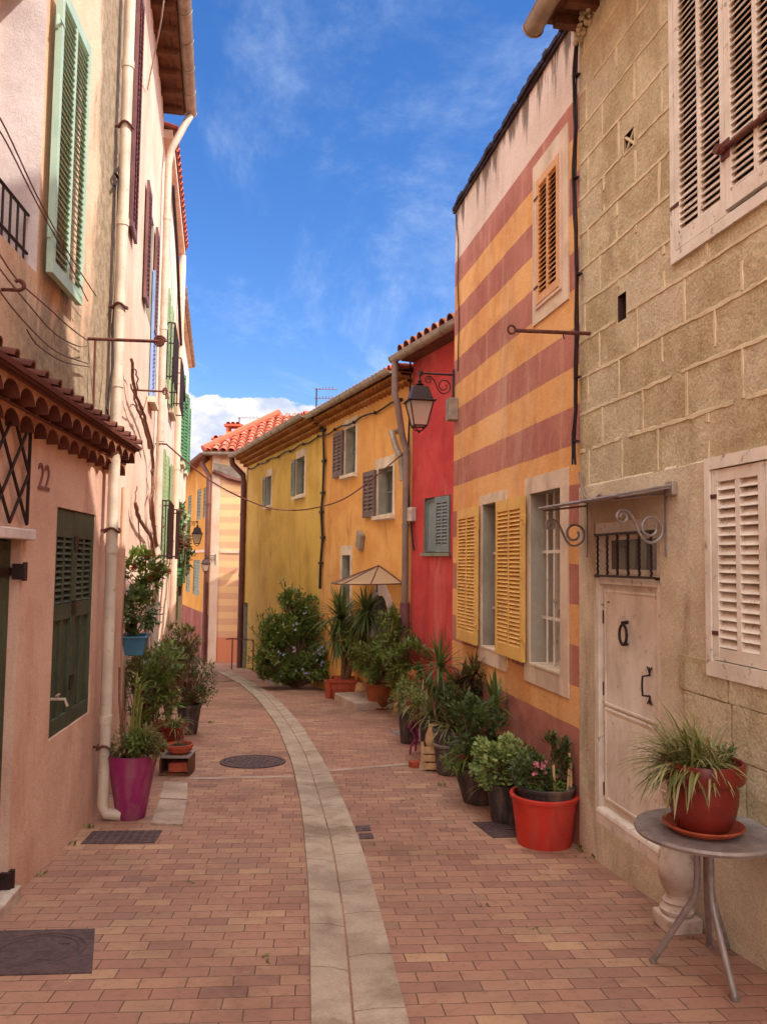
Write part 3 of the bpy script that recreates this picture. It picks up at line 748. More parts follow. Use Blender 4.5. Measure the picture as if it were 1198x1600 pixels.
# transom light with its twisted grille
tr = MB(); ta, tb = a + .062, b - .047; zb_, zd = zt + .032, d - .102
tr.wbox(W, ta, tb, -.096, -.07, zb_, zb_ + .035); tr.wbox(W, ta, tb, -.096, -.07, zd - .03, zd); tr.wbox(W, ta, ta + .05, -.096, -.07, zb_ + .035, zd - .03); tr.wbox(W, tb - .05, tb, -.096, -.07, zb_ + .035, zd - .03)
t0 = tr.build('transom_window', M['white_paint'], st)
p = MB(); p.face([W.pt(ta, -.085, zb_), W.pt(tb, -.085, zb_), W.pt(tb, -.085, zd), W.pt(ta, -.085, zd)]); p.build('pane', M['glass'], t0)
gr = MB(); ga, gb = a + .02, b - .06
for i in range(6):
    u = gb - .05 - (gb - ga - .1) * i / 5; n0 = .035
    pts = []
    for j in range(25):
        zz_ = zb_ - .01 + (zd - zb_ + .02) * j / 24; pts.append(W.pt(u + .003 * math.sin(j * 1.9), n0 + .003 * math.cos(j * 1.9), zz_))
    gr.tube(pts, .0095, 6)
for z_ in (zb_ - .012, zd + .012): gr.wbox(W, ga, gb, .028, .042, z_ - .012, z_ + .006)
gr.tube([W.pt(gb + .0, .035, zb_ - .02), W.pt(gb + .0, -.0, zb_ - .02)], .012, 6); gr.tube([W.pt(ga, .035, zb_ - .02), W.pt(ga, -.0, zb_ - .02)], .012, 6)
gr.build('window_grille', M['iron'], st)
# canopy with scroll brackets
cu1, cz1 = W.hit(919, 789); cu0, cz0 = W.hit(1043, 768)
cn = MB(); zs_ = (cz0 + cz1) / 2; prj = .40; dz = .055
q = [W.pt(cu0 - .12, .012, zs_ + .02), W.pt(cu1 + .03, .012, zs_ + .02), W.pt(cu1 + .03, prj, zs_ - dz), W.pt(cu0 - .12, prj, zs_ - dz)]
th = Vector((0, 0, .014))
cn.face([v + th for v in q]); cn.face(q)
for i in range(4): cn.face([q[i], q[(i + 1) % 4], q[(i + 1) % 4] + th, q[i] + th])
for k_ in range(9):
    f = k_ / 8; p = q[0].lerp(q[1], f); p2 = q[3].lerp(q[2], f); cn.tube([p + th * 1.4, p2 + th * 1.4], .008, 6)
cn.tube([q[3] + th, q[2] + th], .012, 6)
can = cn.build('canopy', M['grey_metal'], st)
def scroll(mb, P, ax, up, s, flip=1, r=.008):
    """S scroll: P the wall end at the top, ax outwards, up upwards, s the reach"""
    def spiral(cx, cz, R0, a0, turns, k):
        return [P + ax * ((cx + R0 * (1 - .66 * i / k) * math.cos(a0 - turns * 2 * PI * i / k)) * s) + up * ((cz + R0 * (1 - .66 * i / k) * math.sin(a0 - turns * 2 * PI * i / k)) * s) for i in range(k + 1)]
    big = spiral(.31, -.36, .27, -PI / 2, 1.35, 30)
    small = spiral(.86, -.17, .13, PI / 2, 1.3, 24)
    bez = []; b0, b3 = big[0], small[0]; t0 = ax * s * .3; t3 = -ax * s * .3
    for i in range(13):
        f = i / 12; bez.append(b0 * (1 - f) ** 3 + (b0 + t0) * 3 * f * (1 - f) ** 2 + (b3 + t3) * 3 * f * f * (1 - f) + b3 * f ** 3)
    mb.tube(big[::-1] + bez[1:-1] + small, r, 6)
for u in (cu1, cu0):
    br = MB(); P = W.pt(u, .012, zs_ - .01)
    br.wbox(W, u - .012, u + .012, .006, .02, zs_ - .42, zs_ + .02)
    br.tube([P, W.pt(u, prj - .02, zs_ - dz - .005)], .009, 6)
    scroll(br, P + Vector((0, 0, -.10)), W.n, Vector((0, 0, 1)), prj * .88, r=.0095)
    br.build('bracket', M['grey_metal'], can)
mb = MB(); mb.wbox(W, cu0 - .14, cu0 - .05, -.0, .05, zs_ - .03, zs_ + .06); mb.build('junction_box', M['zinc'], st, bevel=.006)
# iron bar with a ring, small hooks
mb = MB(); bu, bz = W.hit(922, 521); P = W.pt(bu, 0, bz); 
mb.tube([P, P + W.n * .63 + Vector((0, 0, -.015))], .016, 8)
e = P + W.n * .66 + Vector((0, 0, -.01)); mb.tube([e + W.n * .03 * math.cos(2 * PI * j / 14) + Vector((0, 0, .034 * math.sin(2 * PI * j / 14))) for j in range(15)], .009, 6)
mb.tube([P + W.n * .24, P + W.n * .22 + Vector((0, 0, -.06))], .006, 5)
mb.build('iron_bar', M['rust'], st)
# eave, gutter
mb = MB(); prj = .30
mb.wbox(W, uA, uB + .02, -.3, prj, ZT, ZT + .05)
k = 14
for i in range(k):
    u = uB - .1 - (uB - uA - .3) * i / (k - 1); mb.wbox(W, u - .04, u + .04, -.2, prj - .04, ZT - .09, ZT - .001)
mb.build('eave_soffit', M['wood'], st)
tiled(W, uA, uB + .02, prj + .02, ZT + .06, 3.2, .32, M['tile'], st)
gutter(W, uA, uB + .1, prj + .08, ZT + .0, st, r=.085)
mb = MB()   # swallow-nest like clump of mortar under the eave corner
for i in range(90):
    a_q = R.uniform(0, .35); p = W.pt(uB - .02 - a_q, R.uniform(-.01, .07), ZT - .01 - R.uniform(0, .2 - a_q * .4)); rr_ = R.uniform(.01, .026)
    mb.grid([[p + Vector((rr_ * math.sin(PI * a_ / 4) * math.cos(PI * b_ / 4), rr_ * math.sin(PI * a_ / 4) * math.sin(PI * b_ / 4), rr_ * math.cos(PI * a_ / 4))) for b_ in range(8)] for a_ in range(5)], closed=True)
mb.build('crumbling_mortar', M['stone'], st)

# thick cable down the joint between the two houses
def tcable(name, label, pts, r, mat, ties=0, cat='cable'):
    mb = MB(); mb.tube(pts, r, 7)
    o = mb.build(name, mat); return tag(o, label, cat)
pp = [(908, 62), (905, 120), (906, 200), (903, 280), (907, 360), (908, 430), (908, 520), (906, 590), (907, 640), (903, 690), (905, 738)]
mb = MB()
for s_ in range(3):
    q = [W.pt(W.hit(x, y)[0] + R.uniform(-.012, .012), .03 + .012 * s_, W.hit(x, y)[1]) for x, y in pp]; fine = []
    for a_, b_ in zip(q, q[1:]):
        for i in range(4): fine.append(a_.lerp(b_, i / 4) + W.t * .006 * math.sin(i + s_ * 2))
    mb.tube(fine, .009, 6)
for x, y in pp[1:-1:2]:
    u, z = W.hit(x, y); mb.wbox(W, u - .05, u + .02, .01, .05, z - .006, z + .006)
tag(mb.build('cable', M['cable']), 'thick dark bundle of cables running down between the stone house and the striped house', 'cable')
mb = MB(); mb.tube(W.poly([(905, 738), (908, 758), (914, 776), (922, 782), (932, 778), (938, 772)], .03), .012, 8)
tag(mb.build('conduit', M['pipe_grey']), 'short grey conduit curling under the end of the dark cable bundle', 'conduit')

# ================================================================== STRIPED HOUSE
ZS = W.hit(712, 325)[1] - .03
sh = empty('striped_house', W.pt(uB, 0, zg(8)), 'house painted in yellow and brick red stripes with yellow shutters', 'house')
o_up = W.rect((842, 290), (878, 232), (842, 478), (878, 448))
o2 = W.rect((828, 772), (877, 761.7), (830, 1041), (877, 1056))
o1 = W.rect((754, 786), (780, 778), (754, 1025), (780, 1032)); o1 = (o2[1] + (o1[0] - o2[1]), o1[1], o2[2], o2[3])
o1 = (W.hit(754, 900)[0] - (o2[1] - o2[0]), W.hit(754, 900)[0], o2[2], o2[3])
mb = MB()
n_ = .0
facade(mb, W, uB, uC, ZL, ZS, [o_up + (.1,), o2 + (.30,), o1 + (.30,)], 0, 1)
shell(mb, W, uB, uC, ZL, ZS, 6, 0)
mb.build('wall', [M['striped'], M['reveal']], sh)
def surround(W, o, l, r, b, t, parent, n=.014, mat=M['surround']):
    mb = MB(); a, e, c, d = o
    mb.wbox(W, a - l, a, -.01, n, c - b, d + t); mb.wbox(W, e, e + r, -.01, n, c - b, d + t); mb.wbox(W, a, e, -.01, n, c - b, c); mb.wbox(W, a, e, -.01, n, d, d + t)
    return mb.build('window_surround', mat, parent)
surround(W, o_up, .16, .14, .16, .2, sh)
s2 = W.rect((820.5, 748.6), (889.5, 730), (821, 1063.6), (888.7, 1090))
surround(W, o2, o2[0] - s2[0], s2[1] - o2[1], o2[2] - s2[2], s2[3] - o2[3], sh)
surround(W, o1, .10, .10, o2[2] - s2[2], s2[3] - o2[3] - .05, sh)
for o in (o1, o2):
    window(W, o, .29, sh, bars=(1, 2)); bars(W, o, sh, 4, (.28, .66), -.12, .011)
    mb = MB(); mb.wbox(W, o[0] + .002, o[1] - .002, -.28, .02, o[2] - .0, o[2] + .03); mb.build('window_sill', M['surround'], sh, bevel=.006)
# shutters folded back flat on the wall
lw2 = W.rect((779, 788), (822.5, 776), (783, 1025.5), (822, 1038.6))
hh = (o2[2] - .0, o2[3] + .0); wd = lw2[1] - lw2[0]
sA = shutter(W, o2[1] + .05, o2[1] + .05 + wd, hh[0] + .02, hh[1] - .01, .035, M['yellow_paint'], sh, th=.04, pitch=.04, st=.05, rail=.12, hinge=-1, hmat=M['yellow_paint'], rb=.12)
w1 = W.rect((721, 797), (749, 790.6), (724, 1011), (748, 1024))
sB = shutter(W, o1[1] + .05, o1[1] + .05 + wd, hh[0] + .02, hh[1] - .01, .035, M['yellow_paint'], sh, th=.04, pitch=.04, st=.05, rail=.12, hinge=-1, hmat=M['yellow_paint'], rb=.12)
for ua, ub in ((lw2[0] + wd * .2, 0), ):
    mb = MB(); p = W.pt(ua + .25, .05, hh[0] - .02); mb.tube([p + Vector((0, 0, .03)), p, p + Vector((0, 0, -.07))], .008, 6); mb.tube([p - W.n * .05, p], .01, 6); mb.build('shutter_catch', M['yellow_paint'], sh)
# upper window, shut leaves
a, b, c, d = o_up
fr = MB(); ring(fr, W, (a, b, c, d), .03, -.02, .03); fr.build('window_frame', M['peach'], sh)
M['peach_paint'] = paint('peach_paint', (222, 168, 112), (204, 148, 96), .55, 4, .2)
shutter(W, a + .005, b - .005, c + .005, d - .005, -.01, M['peach_paint'], sh, th=.045, pitch=.045, st=.055, rail=.07, hinge=1, hmat=M['rust'])
# coping along the parapet
mb = MB(); k = 40
for i in range(k):
    ua = uB + (uC - uB + .02) * i / k; ub = uB + (uC - uB + .02) * (i + 1) / k
    mb.wbox(W, ua, ub - .003, -.25, .05 + R.uniform(-.012, .014), ZS, ZS + .05 + R.uniform(-.008, .012))
mb.wbox(W, uB, uC + .02, -.24, .03, ZS - .035 , ZS - .001)
mb.build('coping', M['iron'], sh)
mb = MB()
mb.tube(W.poly([(712, 335), (716, 380), (715, 440), (717, 500), (716, 540), (715, 580)], .02), .008, 6)
tag(mb.build('cable', M['cable']), 'thin dark cable down the far edge of the striped house above the lantern', 'cable')
mb = MB(); u, z = W.hit(706, 645); mb.wbox(W, uC - .22, uC - .06, .0, .13, z - .15, z + .14)
tag(mb.build('electric_box', M['zinc'], bevel=.01), 'small grey electric box under the lantern bracket on the striped house', 'electric box')

# unseen taller neighbour nearer than the stone house: it throws the shade on the pink house
mb = MB(); facade(mb, W, -6, uA, ZL, 9.3, [(-3.4, -2.4, 2, 3.6), (-.6, .4, 2, 3.6), (-3.4, -2.4, 5, 6.6), (-.6, .4, 5, 6.6)], 0, 1); shell(mb, W, -6, uA, ZL, 9.3, 6, 0)
nb = empty('ochre_house', W.pt(-2, 0, .2), 'tall ochre house standing nearer than the stone block house', 'house'); mb.build('wall', [M['orange'], M['reveal']], nb)
tiled(W, -6, uA, .35, 9.35, 3.2, .32, M['tile'], nb)
for o in ((-3.4, -2.4, 2, 3.6), (-.6, .4, 2, 3.6), (-3.4, -2.4, 5, 6.6), (-.6, .4, 5, 6.6)): window(W, o, .24, nb)

# ================================================================== RED, ORANGE, OLIVE
W = OW
uR0, uR1 = W.uy(9.6), W.hit(643, 800)[0]; uO1 = W.hit(503, 800)[0]; uV1 = W.hit(384, 800)[0]
ZR = 5.10; ZO = 4.98; ZV = 5.02
rh = empty('red_house', W.pt(uR1, 0, zg(13)), 'narrow red house between the striped house and the orange house', 'house')
w_r = W.rect((662, 778), (704, 774), (662, 866), (704, 862))
w_r = (w_r[0] , w_r[1], w_r[2], w_r[3])
mb = MB(); facade(mb, W, uR0, uR1, ZL, ZR + .15, [w_r + (.14,)], 0, 1); shell(mb, W, uR0, uR1, ZL, ZR + .15, 6, 0)
mb.build('wall', [M['red_wall'], M['greygreen']], rh)
mid = W.hit(681, 820)[0]
shutter(W, w_r[0] + .01, mid, w_r[2] + .01, w_r[3] - .01, -.01, M['bluegrey'], rh, th=.04, pitch=.05, st=.06, rail=.1)
shutter(W.sub(w_r[1] - .01, .0, PI * .56), 0.0, .02, w_r[2] + .01, w_r[3] - .01, 0, M['greygreen'], rh) if False else None
mb = MB(); mb.wbox(W, mid + .01, w_r[1] - .01, -.09, -.06, w_r[2] + .01, w_r[3] - .01); ring(mb, W, (mid + .05, w_r[1] - .05, w_r[2] + .06, w_r[3] - .06), .03, -.06, -.045); mb.build('shutter', M['bluegrey'], rh)
mb = MB(); mb.wbox(W, w_r[0] - .03, w_r[1] + .03, -.05, .05, w_r[2] - .05, w_r[2] + .001); mb.build('window_sill', M['greygreen'], rh)
uRe = W.hit(614, 545, .36)[0]
tiled(W, uR0, uRe - .05, .30, ZR + .19, 3.4, .3, M['tile_dark'], rh, pitch=.26, r=.11)
mb = MB(); mb.wbox(W, uR0, uRe - .08, -.02, .24, ZR + .05, ZR + .08); mb.tube(W.poly([(706, 515), (680, 535), (650, 552)], .06), .05, 8); mb.build('eave_soffit', M['wood'], rh)
gutter(W, uR0, uRe, .36, ZR + .1, rh, r=.09)
gu = uRe - .1
pipe([W.pt(gu, .36, ZR + .02), W.pt(gu, .36, ZR - .55), W.pt(gu - .05, .32, ZR - .75), W.pt(uR1 + .12, .14, ZR - 1.25), W.pt(uR1 + .06, .09, ZR - 1.5), W.pt(uR1 + .05, .09, .95)], .058, rh, M['pipe_grey'])
pipe([W.pt(uR1 + .05, .09, .95), W.pt(uR1 + .05, .09, -1.1)], .085, rh, M['plum_paint'])
mb = MB(); u, z = W.hit(647, 804); mb.wbox(W, u - .09, u + .09, .0, .1, z - .12, z + .12); tag(mb.build('meter_box', M['marble'], bevel=.015), 'small white box on the red wall beside the grey downpipe', 'meter box')
mb = MB(); mb.tube(W.poly([(641, 565), (640, 640), (637, 720), (639, 790), (645, 850), (647, 860)], .05), .018, 6); tag(mb.build('cable', M['cable']), 'black cable hanging beside the grey downpipe on the red house', 'cable')

oh = empty('orange_house', W.pt((uR1 + uO1) / 2, 0, zg(16)), 'orange house with an arched door under a fan shaped glass canopy', 'house')
oa = W.rect((540, 672), (556, 664), (540, 742), (556, 736)); ob_ = W.rect((591, 734), (614, 727), (591, 806), (614, 800)); oc = W.rect((534, 869), (547, 866), (534, 960), (547, 960))
aw = W.rect((584, 948), (607, 948), (584, 1090), (607, 1090)); zar = W.hit(596, 930)[1]; dz0 = zg(15.2) + .17
aw = (aw[0], aw[1], dz0, aw[3])
mb = MB()
top = zar + .03
facade(mb, W, uR1, uO1, ZL, ZO, [oa + (.22,), ob_ + (.22,), oc + (.2,), (aw[0], aw[1], dz0, top, .25)], 0, 1)
# arch spandrels
cu_ = (aw[0] + aw[1]) / 2; ra = (aw[1] - aw[0]) / 2; zs0 = zar - ra * 1.05
for sgn in (-1, 1):
    for j in range(8):
        a0, a1 = PI / 2 * j / 8, PI / 2 * (j + 1) / 8
        p = (cu_ + sgn * ra * math.cos(a0), zs0 + (zar - zs0) * math.sin(a0)); q = (cu_ + sgn * ra * math.cos(a1), zs0 + (zar - zs0) * math.sin(a1))
        mb.face([W.pt(p[0], 0, p[1]), W.pt(q[0], 0, q[1]), W.pt(q[0], 0, top), W.pt(p[0], 0, top)], 0, [p, q, (q[0], top), (p[0], top)])
        mb.face([W.pt(p[0], 0, p[1]), W.pt(q[0], 0, q[1]), W.pt(q[0], -.2, q[1]), W.pt(p[0], -.2, p[1])], 1, [p, q, q, p])
shell(mb, W, uR1, uO1, ZL, ZO, 6, 0)
mb.build('wall', [M['orange'], M['reveal']], oh)
for o in (oa, ob_, oc):
    surround(W, o, .11, .16 if o is not oc else .1, .12, .2, oh, mat=M['surround'])
    window(W, o, .2, oh, bars=(1, 1), frame=M['grey_shutter'] if o is oc else M['greygreen'])
for o in (oa, ob_):
    w_ = .62
    shutter(W, o[1] + .06, o[1] + .06 + w_, o[2] - .03, o[3] + .0, .03, M['grey_shutter'], oh, th=.04, pitch=.075, st=.06, rail=.1, cols=2)
    mb = MB(); mb.wbox(W, o[0] - .1, o[1] + .1, .0, .1, o[2] - .1, o[2] - .03); mb.build('window_sill', M['surround'], oh)
# arched white surround
mb = MB(); n1 = .03
mb.wbox(W, aw[0] - .14, aw[0], -.01, n1, dz0, zs0); mb.wbox(W, aw[1], aw[1] + .14, -.01, n1, dz0, zs0)
for sgn in (-1, 1):
    for j in range(8):
        a0, a1 = PI / 2 * j / 8, PI / 2 * (j + 1) / 8
        p = (cu_ + sgn * ra * math.cos(a0), zs0 + (zar - zs0) * math.sin(a0)); q = (cu_ + sgn * ra * math.cos(a1), zs0 + (zar - zs0) * math.sin(a1))
        def outp(a_):
            f = a_ / (PI / 2); 
            if f < .45: return (cu_ + sgn * (ra + .14), zs0 + .32 * f / .45)
            g_ = (f - .45) / .55; return (cu_ + sgn * ((ra + .14) * (1 - g_) + .06 * g_), zs0 + .32 + (zar - zs0 + .12 - .32 + .2) * g_)
        po, qo = outp(a0), outp(a1)
        mb.face([W.pt(p[0], n1, p[1]), W.pt(q[0], n1, q[1]), W.pt(qo[0], n1, qo[1]), W.pt(po[0], n1, po[1])])
        mb.face([W.pt(po[0], n1, po[1]), W.pt(qo[0], n1, qo[1]), W.pt(qo[0], 0, qo[1]), W.pt(po[0], 0, po[1])])
        mb.face([W.pt(p[0], n1, p[1]), W.pt(q[0], n1, q[1]), W.pt(q[0], -.02, q[1]), W.pt(p[0], -.02, p[1])])
mb.wbox(W, cu_ - .06, cu_ + .06, .0, .045, zar - .01, zar + .33)
mb.build('door_surround', M['white_plaster'], oh)
mb = MB(); mb.wbox(W, aw[0], aw[1], -.2, -.16, dz0, top); dd = mb.build('door', M['plum_paint'], oh)
mb = MB(); mb.wbox(W, aw[0] + .12, aw[1] - .1, -.16, -.15, dz0 + .95, top - .3); mb.build('door_pane', M['glass'], dd)
mb = MB()
for i in range(9):
    z_ = dz0 + 1.0 + i * .1; mb.tube([W.pt(aw[0] + .12 + (aw[1] - aw[0] - .22) * j / 10, -.14, z_ + .04 * math.sin(j * 2 + i * 1.3)) for j in range(11)], .008, 5)
mb.build('door_grille', M['marble'], dd)
Mx = Matrix((( -W.t.x, 0, W.n.x, 0), (-W.t.y, 0, W.n.y, 0), (0, 1, 0, 0), (0, 0, 0, 1)))
def textat(txt, W, u, n, z, size, mat, parent, name='house_number', flip=-1):
    X = W.t * flip; Mx = Matrix(((X.x, 0, W.n.x, 0), (X.y, 0, W.n.y, 0), (0, 1, 0, 0), (0, 0, 0, 1)))
    P = W.pt(u, n, z); return text_part(txt, name, size, .004, mat, Matrix.Translation(P) @ Mx, parent)
textat('1\n3', W, cu_ + .17, .035, zar + .2, .2, M['iron'], oh)
# fan shaped glass canopy
cf = MB(); pk = W.pt(W.hit(593, 884)[0], .02, W.hit(593, 884)[1]); rim = []
kk = 10; Rf = .95; zr_ = W.hit(560, 905)[1] - .02
for j in range(kk + 1):
    a_ = PI * j / kk; rim.append(W.pt(cu_ + .0 + (Rf + .1) * math.cos(a_), .03 + Rf * .95 * math.sin(a_), zr_ - .04 * math.sin(a_)))
for j in range(kk): cf.face([pk, rim[j], rim[j + 1]])
fc = cf.build('canopy', M['canopy_glass'], oh)
cf = MB(); cf.tube(rim, .012, 6)
for j in (0, 2, 4, 5, 6, 8, 10): cf.tube([pk, rim[j]], .014, 6)
cf.tube([rim[0], pk, rim[-1]], .016, 6); cf.build('canopy_frame', M['rust'], fc)
mb = MB(); mb.box(0, 1, 0, 1, 0, 1) if False else None
c_ = W.pt(cu_ + .12, .33, 0); mb.obox((c_.x, c_.y, (zg(c_.y) - .3 + dz0) / 2), W.t * .6, W.n * .33, (0, 0, (dz0 - zg(c_.y) + .3) / 2)); tag(mb.build('door_step', M['concrete'], bevel=.015), 'pale stone step before the arched door of the orange house', 'step')
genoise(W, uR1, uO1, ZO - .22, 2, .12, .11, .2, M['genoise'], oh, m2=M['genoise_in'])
tiled(W, uR1, uO1, .34, ZO + .06, 3.4, .10, M['tile'], oh)
gutter(W, uR1 + .05, uO1, .42, ZO + .03, oh, r=.08)
mb = MB(); mb.tube([W.pt(uR1 + .55, .0, ZO - .95), W.pt(uR1 + .55, .16, ZO - 1.0), W.pt(uR1 + .35, .16, ZO - 1.3), W.pt(uR1 + .2, .12, ZO - 1.5), W.pt(uR1 + .18, .1, ZO - 1.9)], .06, 10); mb.build('drain_elbow', M['zinc'], oh)
mb = MB(); u, z = W.hit(566, 845); mb.obox(W.pt(u, .05, z), W.t * .12 + Vector((0, 0, .06)), W.n * .05, Vector((0, 0, .16)) - W.t * .05); mb.build('wall_light', M['zinc'], oh, bevel=.02)

vh = empty('olive_house', W.pt((uV1 + uO1) / 2, 0, zg(22)), 'mustard yellow house with two small windows and a brown downpipe', 'house')
va = W.rect((417, 746), (424, 742), (417, 790), (424, 788)); vb = W.rect((463, 718), (476, 712), (463, 774), (476, 770)); vd = W.rect((386, 943), (393, 943), (386, 1045), (393, 1045))
vd = (uV1 - .62, uV1 - .08, ZL, W.hit(390, 943)[1])
mb = MB(); facade(mb, W, uO1, uV1, ZL, ZV, [va + (.2,), vb + (.2,), vd + (.25,)], 0, 1); shell(mb, W, uO1, uV1, ZL, ZV, 6, 0)
mb.build('wall', [M['olive'], M['reveal']], vh)
for o in (va, vb):
    surround(W, o, .12, .02, .1, .2, vh); window(W, o, .18, vh, bars=(0, 1), frame=M['greygreen'])
    shutter(W, o[1] + .02, o[1] + .34, o[2], o[3], .02, M['greygreen'], vh, pitch=.08, cols=1, st=.04)
    mb = MB(); mb.wbox(W, o[0] - .1, o[1] + .1, .0, .1, o[2] - .12, o[2] - .05); mb.build('window_sill', M['surround'], vh)
mb = MB(); mb.wbox(W, vd[0], vd[1], -.22, -.18, ZL, vd[3]); mb.build('door', M['grey_shutter'], vh)
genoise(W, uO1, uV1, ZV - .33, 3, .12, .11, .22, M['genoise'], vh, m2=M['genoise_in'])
tiled(W, uO1, uV1 + .1, .45, ZV + .03, 3.4, .08, M['tile'], vh)
gutter(W, uO1 - .1, uV1 + .1, .52, ZV + .03, vh, r=.09)
pipe([W.pt(uV1 - .02, .52, ZV - .02), W.pt(uV1 - .02, .48, ZV - .25), W.pt(uV1 - .04, .12, ZV - .6), W.pt(uV1 - .04, .1, ZV - .9), W.pt(uV1 - .04, .1, zg(26))], .09, vh, M['pipe_brown'])
mb = MB(); q = W.poly([(499, 660), (505, 672), (506, 720), (504, 770), (502, 800), (504, 840), (501, 880), (500, 920)], .05)
for s_ in range(3): mb.tube([p + W.t * .03 * (s_ - 1) + W.t * R.uniform(-.03, .03) for p in q], .02, 5)
for p in q[1:-1]: mb.obox(p, W.t * .1, W.n * .03, (0, 0, .03))
tag(mb.build('cable', M['cable']), 'knotted cable bundle climbing the joint between the orange and mustard houses', 'cable')
mb = MB(); q = [W.pt(uR1 + .4 + (uV1 - uR1 - 1) * i / 30, .06, (ZO - .42) + .03 * math.sin(i * 1.7)) for i in range(31)]; mb.tube(q, .018, 5)
for p in q[::3]: mb.obox(p, W.t * .02, W.n * .03, (0, 0, .03))
tag(mb.build('cable', M['cable']), 'dark cable clipped along the wall under the eaves of the orange and mustard houses', 'cable')

# ================================================================== FAR HOUSE
fh = empty('far_house', FF.pt(2, 0, zg(29)), 'far house with orange tiles and faint yellow and orange stripes', 'house')
ZF = 5.50
mb = MB()
mb.face([FF.pt(0, 0, ZL), FF.pt(9, 0, ZL), FF.pt(9, 0, ZF), FF.pt(0, 0, ZF)], 0, [(0, ZL), (9, ZL), (9, ZF), (0, ZF)])
fo = [FS.rect((x0, y0), (x1, y0), (x0, y1), (x1, y1)) for x0, x1, y0, y1 in ((308, 314, 765, 812), (318, 323, 762, 808), (294, 299, 775, 815), (302, 312, 875, 930), (291, 297, 880, 925))]
uf1 = 14
facade(mb, FS, 0, uf1, -.35, ZF - .3, [o + (.12,) for o in fo], 1, 3)
facade(mb, FS, 0, uf1, ZL, -.35, [], 2, 3)
mb.face([FS.pt(0, 0, ZF - .3), FS.pt(uf1, 0, ZF - .3), FS.pt(uf1, 0, ZF), FS.pt(0, 0, ZF)], 1)
mb.face([FF.pt(0, 0, ZF), FF.pt(9, 0, ZF), FF.pt(9, -12, ZF), FF.pt(-4, -12, ZF)], 1)
mb.wbox(FF, -.0, .30, -.02, .025, ZL, ZF - .02, 4)
mb.wbox(FF, .35, 9, -.02, .03, 1.9, 2.0, 4); 
mb.build('wall', [M['far_stripe'], M['far_yellow'], M['maroon_base'], M['greygreen'], M['peach']], fh)
for o in fo[:]:
    shutter(FS, o[0] + .02, o[1] - .02, o[2], o[3], -.06, M['greygreen'], fh, pitch=.12, cols=2, st=.06)
mb = MB(); mb.wbox(FS, 0, uf1, 0, .03, 1.92, 2.02); mb.build('string_course', M['peach'], fh)
# hipped tile roof: front slope and flank slope meeting on a hip
def slope_quad(mb, P, ax, up_d, L, run_, rise, hipfun, pitch=.3, r=.13):
    pass
mb = MB(); run_ = 2.2; rise = 1.75; ov = .3
c0 = FF.pt(-ov, ov, ZF + .05); dF = Vector((0, run_, rise)); 
nu = 32; pit = .29
ld = (-FS.n); ld2 = Vector((ld.x, ld.y, 0)).normalized()
hipdir = Vector((ld2.x * run_ + 0, run_ , 0))
for i in range(nu):
    x0 = c0.x + pit * (i + .5); t_max = min(1.0, (x0 - c0.x) / (run_ * 1.1))
    m_ = max(1, int(t_max * 13)); 
    for j in range(m_):
        f0, f1 = t_max * j / m_, t_max * (j + 1) / m_ + .012
        a_ = Vector((x0, c0.y, c0.z)) + dF * f0 + Vector((R.uniform(-.01, .01), 0, .03)); b_ = Vector((x0, c0.y, c0.z)) + dF * f1 + Vector((0, 0, .005))
        up = Vector((0, -rise, run_)).normalized()
        mb.grid([[a_ + Vector((.125 * math.cos(PI * q / 5), 0, 0)) + up * .125 * math.sin(PI * q / 5) for q in range(6)], [b_ + Vector((.105 * math.cos(PI * q / 5), 0, 0)) + up * .105 * math.sin(PI * q / 5) for q in range(6)]], 0)
apex = c0 + dF + Vector((run_ * 1.1, 0, 0)); e2 = Vector((c0.x + 10, c0.y, c0.z)); a2 = Vector((c0.x + 10, c0.y + run_, c0.z + rise))
mb.face([c0, e2, a2, apex], 1)
fl1 = FS.pt(uf1, ov, ZF + .05); mb.face([c0, apex, apex + FS.t * (uf1 - 1), fl1], 1)
mb.face([apex, a2, a2 + Vector((0, 6, -2.5)), apex + FS.t * 10], 1)
mb.wbox(FS, -.1, uf1, -.02, ov, ZF - .06, ZF + .03, 1); mb.wbox(FF, -.1, 10, -.02, ov, ZF - .03, ZF + .03, 1)
mb.tube([c0 + Vector((0, 0, .1)), apex + Vector((0, 0, .12))], .13, 8, 0)
mb.build('roof', [M['tile'], M['tile_dark']], fh)
gutter(FS, -.2, uf1, ov + .08, ZF + .0, fh, r=.1, mat=M['plum_paint']); gutter(FF, -.3, 9, ov + .08, ZF, fh, r=.1, mat=M['zinc'])
def chimney(px, y, base, w, h, capped):
    d = ray(px, base); k_ = y / d.y; p = EYE + d * k_
    mb = MB(); mb.box(p.x - w, p.x + w, p.y - w, p.y + w, p.z - 1.2, p.z + h)
    c = mb.build('chimney', M['far_yellow'], fh)
    t = MB(); t.box(p.x - w - .08, p.x + w + .08, p.y - w - .08, p.y + w + .08, p.z + h + (.22 if capped else 0), p.z + h + (.3 if capped else .06))
    if capped:
        for sx in (-1, 1):
            for sy in (-1, 1): t.box(p.x + sx * w - (.1 if sx > 0 else 0), p.x + sx * w + (.1 if sx < 0 else 0), p.y + sy * w - (.1 if sy > 0 else 0), p.y + sy * w + (.1 if sy < 0 else 0), p.z + h, p.z + h + .22)
    for i in range(3): t.half((p.x - w + (i + .5) * 2 * w / 3, p.y - w - .1, p.z + h + (.3 if capped else .06)), Vector((0, 1, 0)), Vector((1, 0, 0)), Vector((0, 0, 1)), 2 * w + .2, w / 3.2, 6)
    t.build('chimney_cap', M['tile'], c)
chimney(349, 30.6, 693, .32, .1, False); chimney(366, 31.4, 690, .28, .35, True)
